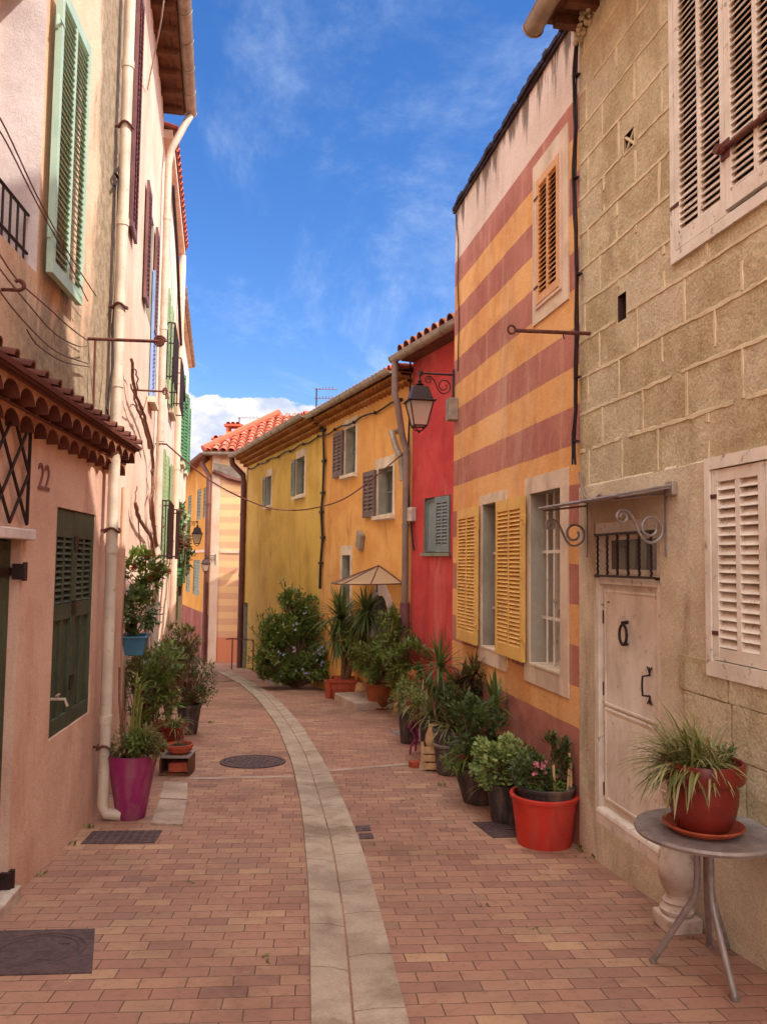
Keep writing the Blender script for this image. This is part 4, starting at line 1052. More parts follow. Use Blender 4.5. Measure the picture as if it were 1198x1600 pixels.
pipe([FS.pt(.35, .1, ZF - .1), FS.pt(.3, .35, ZF - .35), FS.pt(-.0, .12, ZF - .8), FS.pt(.06, .12, .5), FS.pt(.06, .12, zg(29))], .09, fh, M['pipe_brown'])
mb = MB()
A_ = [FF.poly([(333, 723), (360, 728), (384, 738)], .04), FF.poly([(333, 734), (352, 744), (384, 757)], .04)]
mb.grid(A_, sm=False); mb.build('painted_roof_shade', M['zinc'], fh)  # roof shade on the far front, put in as a grey sheet
mb = MB(); q = FF.poly([(333, 737), (345, 741), (357, 747), (372, 751), (386, 754)], .09); mb.tube(q, .1, 6); mb.build('painted_shade_edge', M['pipe_brown'], fh)  # curved brown band along the lower edge of the painted shade
# antennas
def antenna(name, label, px, base, topy, y, s):
    d = ray(px, base); p = EYE + d * (y / d.y); d2 = ray(px, topy); h = (EYE + d2 * (y / d2.y)).z - p.z
    mb = MB(); mb.tube([p - Vector((0, 0, .5)), p + Vector((0, 0, h))], .02, 6)
    t = tag(mb.build(name, M['iron']), label, 'antenna')
    a = MB()
    for zf in (.98, .55):
        z_ = p.z + h * zf; a.tube([(p.x - .1 * s, p.y, z_), (p.x + .9 * s, p.y + .2, z_ + .04)], .012, 5)
        for i in range(6): a.tube([(p.x + .14 * i * s, p.y - .2 * s, z_ + .01 * i), (p.x + .14 * i * s, p.y + .25 * s, z_ + .01 * i)], .008, 4)
    a.build('aerial', M['wire'], t)
antenna('antenna', 'tall television antenna behind the chimneys of the far house', 373, 690, 652, 31.5, 1)
antenna('antenna', 'television antenna over the eave where the orange and mustard houses join', 494, 640, 607, 21, .6)
# handrail by the far house
mb = MB(); a_ = G(357, 1045); b_ = G(383, 1042)
p = G(362, 1046); mb.tube([p, p + Vector((0, 0, .95))], .02, 6); q = p + Vector((0, 0, .95)); mb.tube([q - Vector((.2, 0, .02)), q, q + Vector((.75, -.6, .02))], .022, 6)
mb.tube([q + Vector((.75, -.6, .02)), q + Vector((.75, -.6, -.95))], .02, 6)
tag(mb.build('handrail', M['rust']), 'short rusty handrail at the end of the mustard house', 'handrail')
# ================================================================== PINK HOUSE (left, near)
W = L1
uE = W.hit(176, 900)[0]; uS = -5.0
ZB1, ZL1 = 2.62, 8.55
def moss(n):
    _, u, v = n.uv(); o = n.obj()
    nz = n.noise(n.obj((1.5, 1.5, .5)), 1.3, 7, .65, .6)
    base = n.mix(n.step(n.noise(o, .8, 6, .6), .4, .65), lin((238, 198, 168)), lin((226, 180, 148)))
    k1 = n.step(n.math('ADD', n.math('SUBTRACT', u, uE - 1.15), n.math('MULTIPLY', n.math('SUBTRACT', nz, .5), 1.5)), 0, .28)
    k2 = n.step(n.math('ADD', n.math('SUBTRACT', 4.05, v), n.math('MULTIPLY', n.math('SUBTRACT', nz, .5), 3.2)), 0, .7)
    k2 = n.math('MULTIPLY', k2, n.step(u, 4.2, 5.4))
    k = n.math('MULTIPLY', n.math('MAXIMUM', k1, k2), .82)
    sp = n.noise(o, 12, 6, .7)
    return n.mix(k, base, n.mix(n.step(sp, .4, .6), lin((156, 144, 118)), lin((116, 108, 86))))
M['pink_top'] = plaster('upper_plaster', (0, 0, 0), None, 1, .8, 90, .16, col_sock=moss)
ph = empty('pink_house', W.pt(6, 0, zg(6)), 'rough pink plastered house with a scalloped tile porch and the number 22', 'house')
w22 = W.rect((91, 791), (152, 806), (74.5, 1158), (137, 1116))
dU1, dZ = W.hit(33, 848)[0], W.hit(22, 843)[1]; dz22 = (dU1 - .95, dU1, ZL, dZ)
uj = W.hit(66, 200)[0]; zb = W.hit(58, 427)[1]; zt = W.hit(122, 70)[1]
uw = (uj - 1.15, uj, zb, zt + .02)
mb = MB()
facade(mb, W, uS, uE, ZL, ZB1, [w22 + (.1,), dz22 + (.14,)], 0, 0)
facade(mb, W, uS, uE, ZB1, ZL1, [uw + (.36, 2)], 1, 2)
shell(mb, W, uS, uE, ZL, ZL1, 6, 1)
mb.wbox(W, uS, dU1 - 1.0, .0, .012, ZL, ZL + 4)
mb.build('wall', [M['pink'], M['pink_top'], M['white_plaster']], ph)
mb = MB(); mb.wbox(W, uS, dz22[0] - .02, -.01, .03, -1, .12) if False else None
mb.wbox(W, dz22[0] - .1, dz22[1] + .1, -.1, .06, dZ, dZ + .07); mb.build('door_lintel', M['white_plaster'], ph, bevel=.008)
mb = MB(); c_ = W.pt((dz22[0] + dz22[1]) / 2, .02, 0); mb.wbox(W, dz22[0] - .03, dz22[1] + .06, -.12, .07, -.9, zg(4.9) + .07); mb.build('door_sill', M['marble'], ph, bevel=.01)
# plank door
mb = MB(); k = 8
for i in range(k):
    ua = dz22[0] + (dz22[1] - dz22[0]) * i / k; ub = dz22[0] + (dz22[1] - dz22[0]) * (i + 1) / k
    mb.wbox(W, ua + .002, ub - .003, -.11, -.06 + R.uniform(-.003, .003), ZL, dZ - .005)
dd = mb.build('door', M['deep_green'], ph, bevel=.003)
for z_ in (W.hit(33, 893)[1], W.hit(12, 1375)[1]):
    mb = MB(); mb.wbox(W, dz22[1] - .75, dz22[1] - .02, -.055, -.045, z_ - .025, z_ + .025); mb.wbox(W, dz22[1] - .03, dz22[1] + .05, -.04, .03, z_ - .05, z_ + .05); p = W.pt(dz22[1] + .005, .03, z_); mb.tube([p - Vector((0, 0, .06)), p + Vector((0, 0, .06))], .015, 8)
    mb.build('hinge', M['iron'], dd)
# lozenge grille over the door
mb = MB(); ga = (dz22[0] + .05, dz22[1] + .0, dZ + .1, ZB1 - .1)
for i in range(-2, 4):
    L_ = .45
    for s_ in (1, -1):
        x0 = ga[0] + .3 * i; pa = [(x0 + t * .6, (ga[2] + t * (ga[3] - ga[2])) if s_ > 0 else (ga[3] - t * (ga[3] - ga[2]))) for t in (0, .5, 1)]
        pa = [(min(max(u, ga[0]), ga[1]), z_) for u, z_ in pa]
        mb.tube([W.pt(u, .03, z_) for u, z_ in pa], .011, 6)
mb.build('door_grille', M['iron'], ph)
# shuttered window, louvres above, planks below
a, b, c, d = w22
mid = (a + b) / 2; zm = c + (d - c) * .50
for (p, q) in ((a + .004, mid - .003), (mid + .003, b - .004)):
    mb = MB(); n0, n1 = -.055, -.012; st_ = .06
    mb.wbox(W, p, p + st_, n0, n1, c + .005, d - .005); mb.wbox(W, q - st_, q, n0, n1, c + .005, d - .005)
    for z0, z1 in ((c + .006, c + .12), (zm, zm + .12), (d - .22, d - .006)): mb.wbox(W, p + st_, q - st_, n0 + .003, n1 - .003, z0, z1)
    um = (p + q) / 2; mb.wbox(W, um - .022, um + .022, n0 + .004, n1 - .006, c + .12, zm); mb.wbox(W, um - .022, um + .022, n0 + .004, n1 - .006, zm + .12, d - .22)
    for (ua, ub) in ((p + st_, um - .022), (um + .022, q - st_)):
        mb.wbox(W, ua, ub, n0 + .004, n0 + .018, c + .12, zm)
        kk = 11; pz = (d - .22 - zm - .12) / kk
        for i in range(kk):
            zc = zm + .12 + pz * (i + .5)
            mb.obox(W.pt((ua + ub) / 2, (n0 + n1) / 2, zc), W.t * (ub - ua) / 2, W.n * .016 + Vector((0, 0, -.016)), (W.n + Vector((0, 0, 1))).normalized() * .004)
    s_ = mb.build('shutter', M['deep_green'], ph, bevel=.003)
    hb = MB()
    for f in (.2, .55, .85):
        hb = MB(); z_ = c + (d - c) * f; hb.wbox(W, (q if q < mid + .1 else p) - .05, (q if q < mid + .1 else p) + .05, n1, n1 + .012, z_ - .05, z_ + .05); hb.build('latch', M['iron'], s_)
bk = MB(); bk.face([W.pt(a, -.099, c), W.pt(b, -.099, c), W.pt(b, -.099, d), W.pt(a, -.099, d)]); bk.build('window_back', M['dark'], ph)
textat('22', W, *W.hit(68, 748), .0, 0, M['plum_paint'], ph) if False else None
u, z = W.hit(68, 748); textat('22', W, u, .004, z, .26, M['plum_paint'], ph, flip=1)
mb = MB(); u, z = W.hit(79, 1093); p = W.pt(u, 0, z); mb.tube([p, p + W.n * .1, p + W.n * .12 + Vector((0, 0, -.05))], .012, 8); mb.tube([p + W.n * .05 - W.t * .04 + Vector((0, 0, .03)), p + W.n * .05 + W.t * .04 + Vector((0, 0, .03))], .008, 6); mb.tube([p + W.n * .05, p + W.n * .05 + Vector((0, 0, .03))], .007, 6)
mb.build('tap', M['zinc'], ph)
# scalloped tile porch roof
uP = W.hit(190, 735, .05)[0]
genoise(W, uS, uP, 2.44, 2, .085, .12, .255, M['genoise_dark'], ph, m2=M['porch_tile'], name='porch_cornice')
mb = MB(); mb.wbox(W, uS, uP + .06, -.02, .20, 2.682, 2.715); mb.build('porch_slab', M['porch_tile'], ph)
tiled(W, uS, uP + .08, .23, 2.725, .22, .22, M['porch_tile'], ph, under=M['porch_tile'], pitch=.25, r=.045, step=.3, name='porch_roof')
# mint shutter folded open, second leaf out of sight on the near side
sw = W.rect((71, 60), (122, 75), (65, 440), (110, 470)); 
shutter(W, uj + .03, sw[1], zb + .02, zt, .05, M['mint'], ph, th=.045, pitch=.045, st=.05, rail=.09, hinge=-1, hmat=M['mint'])
shutter(W, uw[0] - .03 - (sw[1] - uj), uw[0] - .03, zb + .02, zt, .05, M['mint'], ph, th=.045, pitch=.045, st=.05, rail=.09, hinge=1, hmat=M['mint'])
window(W, uw, .35, ph, bars=(1, 2))
mb = MB(); z0, z1 = uw[2] + .05, W.hit(20, 372, -.05)[1] + .0
zr = uw[2] + .38
for z_ in (zr, uw[2] + .12): mb.tube([W.pt(uw[0], -.06, z_), W.pt(uw[1] - .02, -.06, z_)], .012, 6)
for i in range(9): u = uw[0] + .06 + (uw[1] - uw[0] - .14) * i / 8; mb.tube([W.pt(u, -.06, uw[2] + .02), W.pt(u, -.06, zr)], .008, 6)
mb.build('window_railing', M['iron'], ph)
tiled(W, uS, uE, .45, ZL1 + .02, 3, .3, M['tile_dark'], ph)
# corner downpipe
up = W.hit(166, 1100, .1)[0]
pipe([W.pt(up, .10, ZL1 - .1), W.pt(up, .10, zg(7.3) + .13), W.pt(up, .13, zg(7.3) + .065), W.pt(up, .26, zg(7.3) + .05)], .05, ph, M['pipe_white'], step=1.3)
for z_ in (W.hit(200, 243)[1], W.hit(190, 505)[1], 1.9, -.0):
    mb = MB(); mb.tube([W.pt(up + .066 * math.cos(2 * PI * j / 16), .10 + .066 * math.sin(2 * PI * j / 16), z_ + .02 * math.sin(j)) for j in range(17)], .012, 6); mb.tube([W.pt(up, 0, z_), W.pt(up, .05, z_)], .012, 6); mb.build('pipe_clip', M['rust'], ph)
mb = MB(); mb.tube(W.poly([(188, 240), (185, 300), (183, 420), (176, 520), (176, 600), (172, 690)], .03), .012, 6); mb.tube(W.poly([(186, 262), (180, 270), (186, 280), (179, 290)], .05), .014, 6)
mb.tube(W.poly([(176, 505), (176, 570), (168, 640), (172, 690)], .1), .01, 6)
tag(mb.build('cable', M['cable']), 'cables running down the wall beside the pale corner downpipe of the pink house', 'cable')
# stay with wires
mb = MB(); u0, z0 = W.hit(137, 529); P = W.pt(u0, .06, z0); E = P + W.n * .52 
mb.tube([P - W.n * .07, E], .014, 8)
sp = [E + Vector((0, 0, -.0)) + W.n * (.05 * (1 - j / 30) * math.cos(j * .62)) + Vector((0, 0, .05 * (1 - j / 30) * math.sin(j * .62))) for j in range(28)]; mb.tube(sp, .011, 6)
mb.tube([P, W.pt(W.hit(146, 640, .06)[0], .06, W.hit(146, 640, .06)[1])], .009, 6)
tag(mb.build('wall_bracket', M['rust']), 'thin rusty iron arm with a curled tip holding wires on the pink house', 'bracket')
def wire(label, pts, W, n, r=.005, mat=None, cat='cable'):
    q = W.poly(pts, n); f = []
    for i in range(len(q) - 1):
        p0, p1, p2, p3 = q[max(0, i - 1)], q[i], q[i + 1], q[min(len(q) - 1, i + 2)]
        for t in range(6):
            t /= 6; f.append(.5 * ((2 * p1) + (p2 - p0) * t + (2 * p0 - 5 * p1 + 4 * p2 - p3) * t * t + (3 * p1 - p0 - 3 * p2 + p3) * t ** 3))
    f.append(q[-1]); mb = MB(); mb.tube(f, r, 6); return tag(mb.build('cable', mat or M['wire']), label, cat)
wire('uppermost thin wire crossing the mint shutter of the pink house', [(-40, 140), (0, 184), (60, 310), (110, 400), (150, 462)], W, .13)
wire('second thin wire crossing the mint shutter just below the uppermost', [(-40, 170), (0, 205), (55, 312), (100, 395), (137, 470)], W, .12)
wire('thin wire sagging under the mint shutter to the top of the iron stay', [(-40, 330), (0, 398), (30, 440), (75, 480), (110, 512), (137, 532)], W, .07)
wire('thin wire ending at the middle knot of the iron stay', [(-40, 360), (0, 420), (40, 470), (85, 520), (120, 540), (138, 540)], W, .07)
wire('lower thin wire on the mossy wall ending at the stay', [(-30, 400), (0, 455), (45, 510), (90, 550), (138, 568)], W, .07)
wire('lowest thin wire on the mossy wall above the porch tiles', [(42, 515), (60, 540), (100, 565), (140, 573)], W, .06)
wire('thin wire lying just above the porch tiles of the pink house', [(60, 600), (90, 618), (120, 628), (146, 632)], W, .06)
mb = MB(); u, z = W.hit(2, 452); P = W.pt(u, .06, z); mb.tube([P - W.n * .06, P + W.n * .04] + [P + W.n * (.04 + .03 * math.sin(j * .5)) + Vector((0, 0, .03 - .03 * math.cos(j * .5))) for j in range(1, 9)], .011, 6); tag(mb.build('iron_hook', M['rust']), 'small curled iron hook under the white window reveal of the pink house', 'hook')

# ================================================================== ROW BEHIND IT
W = L2
u0 = W.hit(180, 900)[0]
uB1, zB1 = W.uy(12.3), 8.8; uC1, zC1 = W.uy(17.3), 8.5; uD1 = W.uy(24.6); zD1 = 7.7
def simple(u0, u1, zt, ops, mat, label, name, base=None):
    h = empty(name, W.pt((u0 + u1) / 2, 0, zg(W.pt((u0 + u1) / 2, 0, 0).y)), label, 'house')
    mb = MB()
    if base:
        facade(mb, W, u0, u1, base[0], zt, [o + (.2,) for o in ops], 0, 1); facade(mb, W, u0, u1, ZL, base[0], [], 2, 2)
    else: facade(mb, W, u0, u1, ZL, zt, [o + (.2,) for o in ops], 0, 1)
    shell(mb, W, u0, u1, ZL, zt, 6, 0); mb.build('wall', [mat, M['reveal']] + ([base[1]] if base else []), h); return h
def R2(x0, x1, y0, y1, n=0):
    u0 = W.hit(x0, 700, n)[0]; u1 = W.hit(x1, 700, n)[0]; m_ = (x0 + x1) / 2
    return (u0, u1, W.hit(m_, y1, n)[1], W.hit(m_, y0, n)[1])
# peach house
wb1 = (uB1 - 2.1, uB1 - 1.2, 4.9, 6.4); wb2 = R2(229, 234, 392, 618); wb3 = (u0 + 2.0, u0 + 2.7, ZL, 1.55)
bh = simple(u0, uB1, zB1 - .05, [wb1, wb2], M['peach'], 'tall peach house with plum shutters high under a wooden eave', 'peach_house')
window(W, wb1, .18, bh); 
shutter(W, wb1[1] + .05, wb1[1] + .5, wb1[2], wb1[3], .02, M['plum_paint'], bh, pitch=.06)
shutter(W, wb1[0] - .5, wb1[0] - .05, wb1[2], wb1[3], .02, M['plum_paint'], bh, pitch=.06)
shutter(W, wb1[0] - 2.2, wb1[0] - 1.7, wb1[2] + .2, wb1[3] + 1.4, .02, M['plum_paint'], bh, pitch=.06)
shutter(W, wb2[0] + .02, wb2[1] - .02, wb2[2], wb2[3], .01, M['blue_paint'], bh, pitch=.06, label='pale blue louvred shutter')
mb = MB(); mb.wbox(W, wb2[0] - .1, wb2[1] + .1, 0, .1, wb2[2] - .1, wb2[2] - .02); mb.build('window_sill', M['surround'], bh)
mb = MB(); mb.wbox(W, u0, uB1, -.3, .31, zB1 - .06, zB1 - .02)
k = int((uB1 - u0) / .45)
for i in range(k): u = u0 + .2 + (uB1 - u0 - .4) * i / (k - 1); mb.wbox(W, u - .045, u + .045, -.2, .29, zB1 - .16, zB1 - .061)
k = 3
for i in range(k): n_ = .02 + .1 * i; mb.wbox(W, u0, uB1, n_, n_ + .09, zB1 - .07, zB1 - .0605)
mb.build('eave_soffit', M['wood'], bh)
tiled(W, u0, uB1, .34, zB1 + .0, 3, .3, M['tile'], bh)
gutter(W, u0, uB1 + .05, .40, zB1 + .02, bh, r=.095, mat=M['zinc'])
pu = uB1 - .12
pipe([W.pt(pu + .1, .40, zB1 - .08), W.pt(pu, .32, zB1 - .3), W.pt(pu, .14, zB1 - .7), W.pt(pu, .1, zB1 - .95), W.pt(pu, .1, zg(12))], .055, bh, M['pipe_white'])
mb = MB(); mb.tube([W.pt(u0 + .3, .03, 2.4), W.pt(u0 + .3, .03, -.9)], .03, 8); mb.wbox(W, u0, u0 + .2, .0, .07, ZL, 1.75); mb.build('pilaster', M['pink'], bh)
mb = MB(); q = [L2.poly([p], n_)[0] for p, n_ in (((256, 0), .30), ((252, 30), .27), ((246, 62), .22), ((238, 100), .13), ((230, 140), .02))]
mb.tube(q, .008, 6); tag(mb.build('cable', M['marble']), 'pale wire hanging from the wooden eave of the peach house to its wall', 'cable')
# cream house with balconies
wc = [R2(246, 251, 262, 395), R2(256, 260, 330, 460), R2(245, 251, 585, 690), R2(256, 260, 620, 715)]
wc = []
cu = uC1 - uB1
for i in range(2):
    ua = uB1 + .9 + i * cu * .46
    wc.append((ua, ua + .85, 4.6, 6.5)); wc.append((ua, ua + .85, 1.65, 3.6))
ch = simple(uB1, uC1, zC1 - .05, wc, M['cream'], 'cream house with pale green shutters and dark iron balconies', 'cream_house')
for o in wc:
    window(W, o, .18, ch); 
    shutter(W, o[1] + .03, o[1] + .46, o[2], o[3], .02, M['pale_green'], ch, pitch=.08); shutter(W, o[0] - .46, o[0] - .03, o[2], o[3], .02, M['pale_green'], ch, pitch=.08)
    mb = MB(); mb.wbox(W, o[0] - .1, o[1] + .1, 0, .1, o[2] - .1, o[2] - .02); mb.build('window_sill', M['surround'], ch)
    mb = MB(); ra, rb, nn_ = o[0] - .22, o[1] + .22, .22; zt_ = o[2] + .95
    for z_ in (zt_, o[2] + .05):
        mb.tube([W.pt(ra, 0, z_), W.pt(ra, nn_, z_), W.pt(rb, nn_, z_), W.pt(rb, 0, z_)], .014, 6)
    for i in range(14): u = ra + (rb - ra) * i / 13; mb.tube([W.pt(u, nn_, o[2]), W.pt(u, nn_, zt_)], .011, 5)
    for i in range(1, 4): mb.tube([W.pt(ra, nn_ * i / 4, o[2]), W.pt(ra, nn_ * i / 4, zt_)], .011, 5)
    mb.build('balcony_railing', M['iron'], ch)
mb = MB(); mb.wbox(W, uB1 + .02, uC1, -.3, .14, zC1 - .16, zC1 - .02); mb.build('eave_soffit', M['peach'], ch)
tiled(W, uB1 + .02, uC1, .18, zC1 + .0, 3, .3, M['tile'], ch, pitch=.24, r=.1)
pu = uC1 - .15
pipe([W.pt(pu, .1, zC1 - .2), W.pt(pu, .1, zg(16))], .07, ch, M['peach'])
# off-white house with bright green shutters
wd = [(uC1 + 1.0, uC1 + 1.9, 4.2, 6.2), (uC1 + 3.4, uC1 + 4.3, 4.2, 6.2), (uC1 + .9, uC1 + 1.8, 1.0, 3.0), (uC1 + 3.4, uC1 + 4.3, 1.0, 3.0), (uC1 + 5.6, uC1 + 6.4, 4.2, 6.2), (uC1 + 5.6, uC1 + 6.4, 1.2, 3.0)]
dh = simple(uC1, uD1, zD1 - .05, wd, M['offwhite'], 'off white house with bright green shutters at the bend of the street', 'white_house')
for i, o in enumerate(wd):
    window(W, o, .18, dh)
    m_ = M['green'] if i in (0, 1, 4) else M['pale_green'] if i % 2 else M['green']
    for uh, sg in ((o[1], 1), (o[0], -1)):
        ang = R.uniform(.15, .4) if sg > 0 else PI - R.uniform(.1, .25)
        f_ = W.sub(uh + sg * .02, .02, ang if sg > 0 else PI - (PI - ang))
        shutter(f_, 0, .44, o[2], o[3], -.02, m_, dh, pitch=.09, cols=1)
    mb = MB(); mb.wbox(W, o[0] - .1, o[1] + .1, 0, .1, o[2] - .1, o[2] - .02); mb.build('window_sill', M['surround'], dh)
tiled(W, uC1 + .02, uD1, .12, zD1 + .0, 3, .3, M['tile'], dh, pitch=.24, r=.1)
mb = MB(); mb.wbox(W, uC1 + .02, uD1, -.3, .10, zD1 - .1, zD1 - .02); mb.build('eave_soffit', M['surround'], dh)
gutter(W, uC1 + .02, uD1, .14, zD1 - .02, dh, r=.05)
wire('dark cable running down the white house beside the green shutters', [(270, 290), (277, 400), (280, 480), (283, 540), (288, 620), (291, 638)], L2, .12, .03, M['cable'])
mb = MB(); o = R2(274, 281, 905, 962); 
shutter(W, o[0], o[1], o[2], o[3], .03, M['green'], dh, pitch=.09, cols=1)

# climbing stems on the peach and cream houses
def stem(mb, pts, W, n, r0, r1, k=7, wig=.01):
    q = W.poly(pts, n); f = []
    for i in range(len(q) - 1):
        p0, p1, p2, p3 = q[max(0, i - 1)], q[i], q[i + 1], q[min(len(q) - 1, i + 2)]
        for t in range(5):
            t /= 5; f.append(.5 * ((2 * p1) + (p2 - p0) * t + (2 * p0 - 5 * p1 + 4 * p2 - p3) * t * t + (3 * p1 - p0 - 3 * p2 + p3) * t ** 3) + Vector((R.uniform(-wig, wig), R.uniform(-wig, wig), 0)))
    f.append(q[-1]); mb.tube(f, r0, k, r2=r1)
def leaf(mb, p, d, L, w, m=0):
    d = d.normalized(); s = d.cross(Vector((R.uniform(-.4, .4), R.uniform(-.4, .4), 1)))
    if s.length < .05: s = d.cross(Vector((1, 0, 0)))
    s.normalize(); nn = s.cross(d); q = p + d * L * .45 - nn * w * .25
    mb.face([p, q + s * w * .5, p + d * L - nn * L * .12], m); i = len(mb.v)
    # second half shares the midrib so the leaf is one island
    mb.v.append(q - s * w * .5); mb.f.append([i - 3, i - 1, i]); mb.m.append(m); mb.uv.append(None); mb.sm.append(False)
def rnd():
    while True:
        v = Vector((R.uniform(-1, 1), R.uniform(-1, 1), R.uniform(-1, 1)))
        if .05 < v.length < 1: return v
def bush(mb, c, rad, n, L, w, clumps=26, cr=.3, m=0, shell_=.55, up=.25, flat=None):
    c = Vector(c); cs = []
    for _ in range(clumps):
        v = rnd(); v = v.normalized() * (shell_ + (1 - shell_) * R.random()) if R.random() < .8 else v * .6
        cs.append((Vector((c.x + v.x * rad[0], c.y + v.y * rad[1], c.z + v.z * rad[2])), R.uniform(.6, 1.3)))
    for _ in range(n):
        cc, s = R.choice(cs); v = rnd() * cr * s; p = cc + Vector((v.x * rad[0], v.y * rad[1], v.z * rad[2]))
        if flat and not flat(p): continue
        d = (p - c).normalized() * .6 + rnd() * .9 + Vector((0, 0, up)); sc = R.uniform(.6, 1.25)
        leaf(mb, p, d, L * sc, w * sc, m)
    return cs
def stalks(mb, base, cs, r, k=5, frac=.7, m=0):
    base = Vector(base)
    for cc, s in cs:
        if R.random() > frac: continue
        mid_ = base.lerp(cc, .5) + Vector((R.uniform(-.05, .05), R.uniform(-.05, .05), .05 * (cc - base).length))
        mb.tube([base + Vector((R.uniform(-.02, .02), R.uniform(-.02, .02), 0)), mid_, cc], r, k, m, r2=r * .4)
def strap(mb, base, az, el, L, w, droop, seg=7, m=0, fold=.25, tip=.08, cup=0):
    d = Vector((math.cos(az) * math.cos(el), math.sin(az) * math.cos(el), math.sin(el))); p = Vector(base)
    side = Vector((-math.sin(az), math.cos(az), 0)); rows = []
    for i in range(seg + 1):
        f = i / seg; ww = w * (math.sin(PI * min(1, .22 + f * .8)) ** .7 if f < .98 else tip) * .5
        nn = side.cross(d).normalized()
        rows.append([p + side * ww + nn * ww * fold, p.copy(), p - side * ww + nn * ww * fold])
        p = p + d * (L / seg); d = (d + Vector((0, 0, -droop / seg))).normalized()
    mb.grid(rows, m, sm=True)
def rosette(mb, c, n, L, w, el0=-.3, el1=1.45, droop=.6, m=0, seg=6, az=None, spread=.03):
    for i in range(n):
        f = (i + .5) / n; el = el0 + (el1 - el0) * f + R.uniform(-.12, .12); a_ = R.uniform(0, 2 * PI) if az is None else R.uniform(*az)
        strap(mb, Vector(c) + Vector((R.uniform(-spread, spread), R.uniform(-spread, spread), R.uniform(-spread, spread))), a_, el, L * R.uniform(.7, 1.1) * (1 - .25 * max(0, f - .7)), w * R.uniform(.8, 1.15), droop * R.uniform(.6, 1.4), seg, m)
cl = empty('climbing_vine', L2.pt(u0 + 2, .05, zg(10)), 'bare brown vine stems twisting up the peach house wall', 'vine')
mb = MB()
stem(mb, [(206, 560), (211, 610), (225, 650), (235, 690), (240, 730), (238, 780), (241, 830), (246, 880), (240, 940)], W, .09, .016, .032)
stem(mb, [(205, 600), (215, 640), (224, 660), (233, 700)], W, .1, .008, .02)
stem(mb, [(212, 785), (214, 800), (223, 820), (236, 840), (241, 870), (244, 900)], W, .08, .02, .028)
stem(mb, [(236, 735), (240, 760), (234, 780), (236, 810), (246, 825), (258, 820)], W, .07, .018, .012)
stem(mb, [(206, 575), (213, 580), (215, 610)], W, .1, .006, .01); stem(mb, [(200, 640), (208, 632), (222, 648)], W, .1, .006, .01); stem(mb, [(230, 620), (224, 640), (220, 630)], W, .1, .006, .008)
stem(mb, [(256, 860), (252, 930), (246, 1000), (240, 1060)], W, .1, .012, .02); stem(mb, [(268, 850), (262, 900), (256, 960), (248, 1050)], W, .1, .012, .02)
stem(mb, [(213, 760), (211, 790), (215, 812), (222, 868)], W, .05, .008, .008)
mb.build('stem', M['vine'], cl)
cv = empty('climbing_vine', L2.pt(uC1 + 4, .05, zg(18)), 'dark red leaved vine clump on the white house above the hanging lantern', 'vine')
mb = MB(); p = L2.poly([(279, 825)], .15)[0]; cs = bush(mb, p, (.22, 1.0, .6), 300, .14, .09, 18); mb.build('foliage', M['leaf_red'], cv)
mb = MB(); stalks(mb, L2.poly([(281, 930)], .08)[0], cs, .02); mb.build('stem', M['vine'], cv)
cv = empty('climbing_vine', L2.pt(uD1 - .4, .05, zg(24)), 'green leafy spray hanging at the corner below the hanging lantern', 'vine')
mb = MB(); p = L2.poly([(290, 872)], .15)[0]; cs = bush(mb, p, (.16, .3, .42), 80, .16, .09, 8); mb.build('foliage', M['leaf_dark'], cv)
mb = MB(); stalks(mb, L2.poly([(287, 860)], .05)[0], cs, .012); mb.build('stem', M['vine'], cv)
mb = MB(); u, z = L2.hit(207, 609); P = L2.pt(u, 0, z)
mb.tube([P, P + L2.n * .34], .012, 6); mb.tube([P + L2.n * (.36 + .03 * math.cos(j * .7) * (1 - j / 20)) + Vector((0, 0, .05 * math.sin(j * .7) * (1 - j / 20))) for j in range(16)], .01, 6)
tag(mb.build('wall_bracket', M['rust']), 'short scrolled iron bracket on the peach house beside the blue shutter', 'bracket')
# overhead cable from the cream house to the orange house
mb = MB(); a_ = L2.poly([(260, 694)], .25)[0]; b_ = OW.poly([(634, 705)], .05)[0]
mb.tube([L2.poly([(243, 693)], 0)[0], a_], .014, 6)
def mid(px, py, f): d = ray(px, py); y = a_.y + (b_.y - a_.y) * f; return EYE + d * (y / d.y)
q = [a_, mid(330, 752, .15), mid(400, 787, .33), mid(445, 797, .47), mid(495, 793, .62), mid(550, 772, .78), b_]
f = []
for i in range(len(q) - 1):
    p0, p1, p2, p3 = q[max(0, i - 1)], q[i], q[i + 1], q[min(len(q) - 1, i + 2)]
    for t in range(6):
        t /= 6; f.append(.5 * ((2 * p1) + (p2 - p0) * t + (2 * p0 - 5 * p1 + 4 * p2 - p3) * t * t + (3 * p1 - p0 - 3 * p2 + p3) * t ** 3))
mb.tube(f + [b_], .011, 6)
tag(mb.build('cable', M['rust']), 'thin cable sagging across the street from the cream house to the orange house', 'cable')
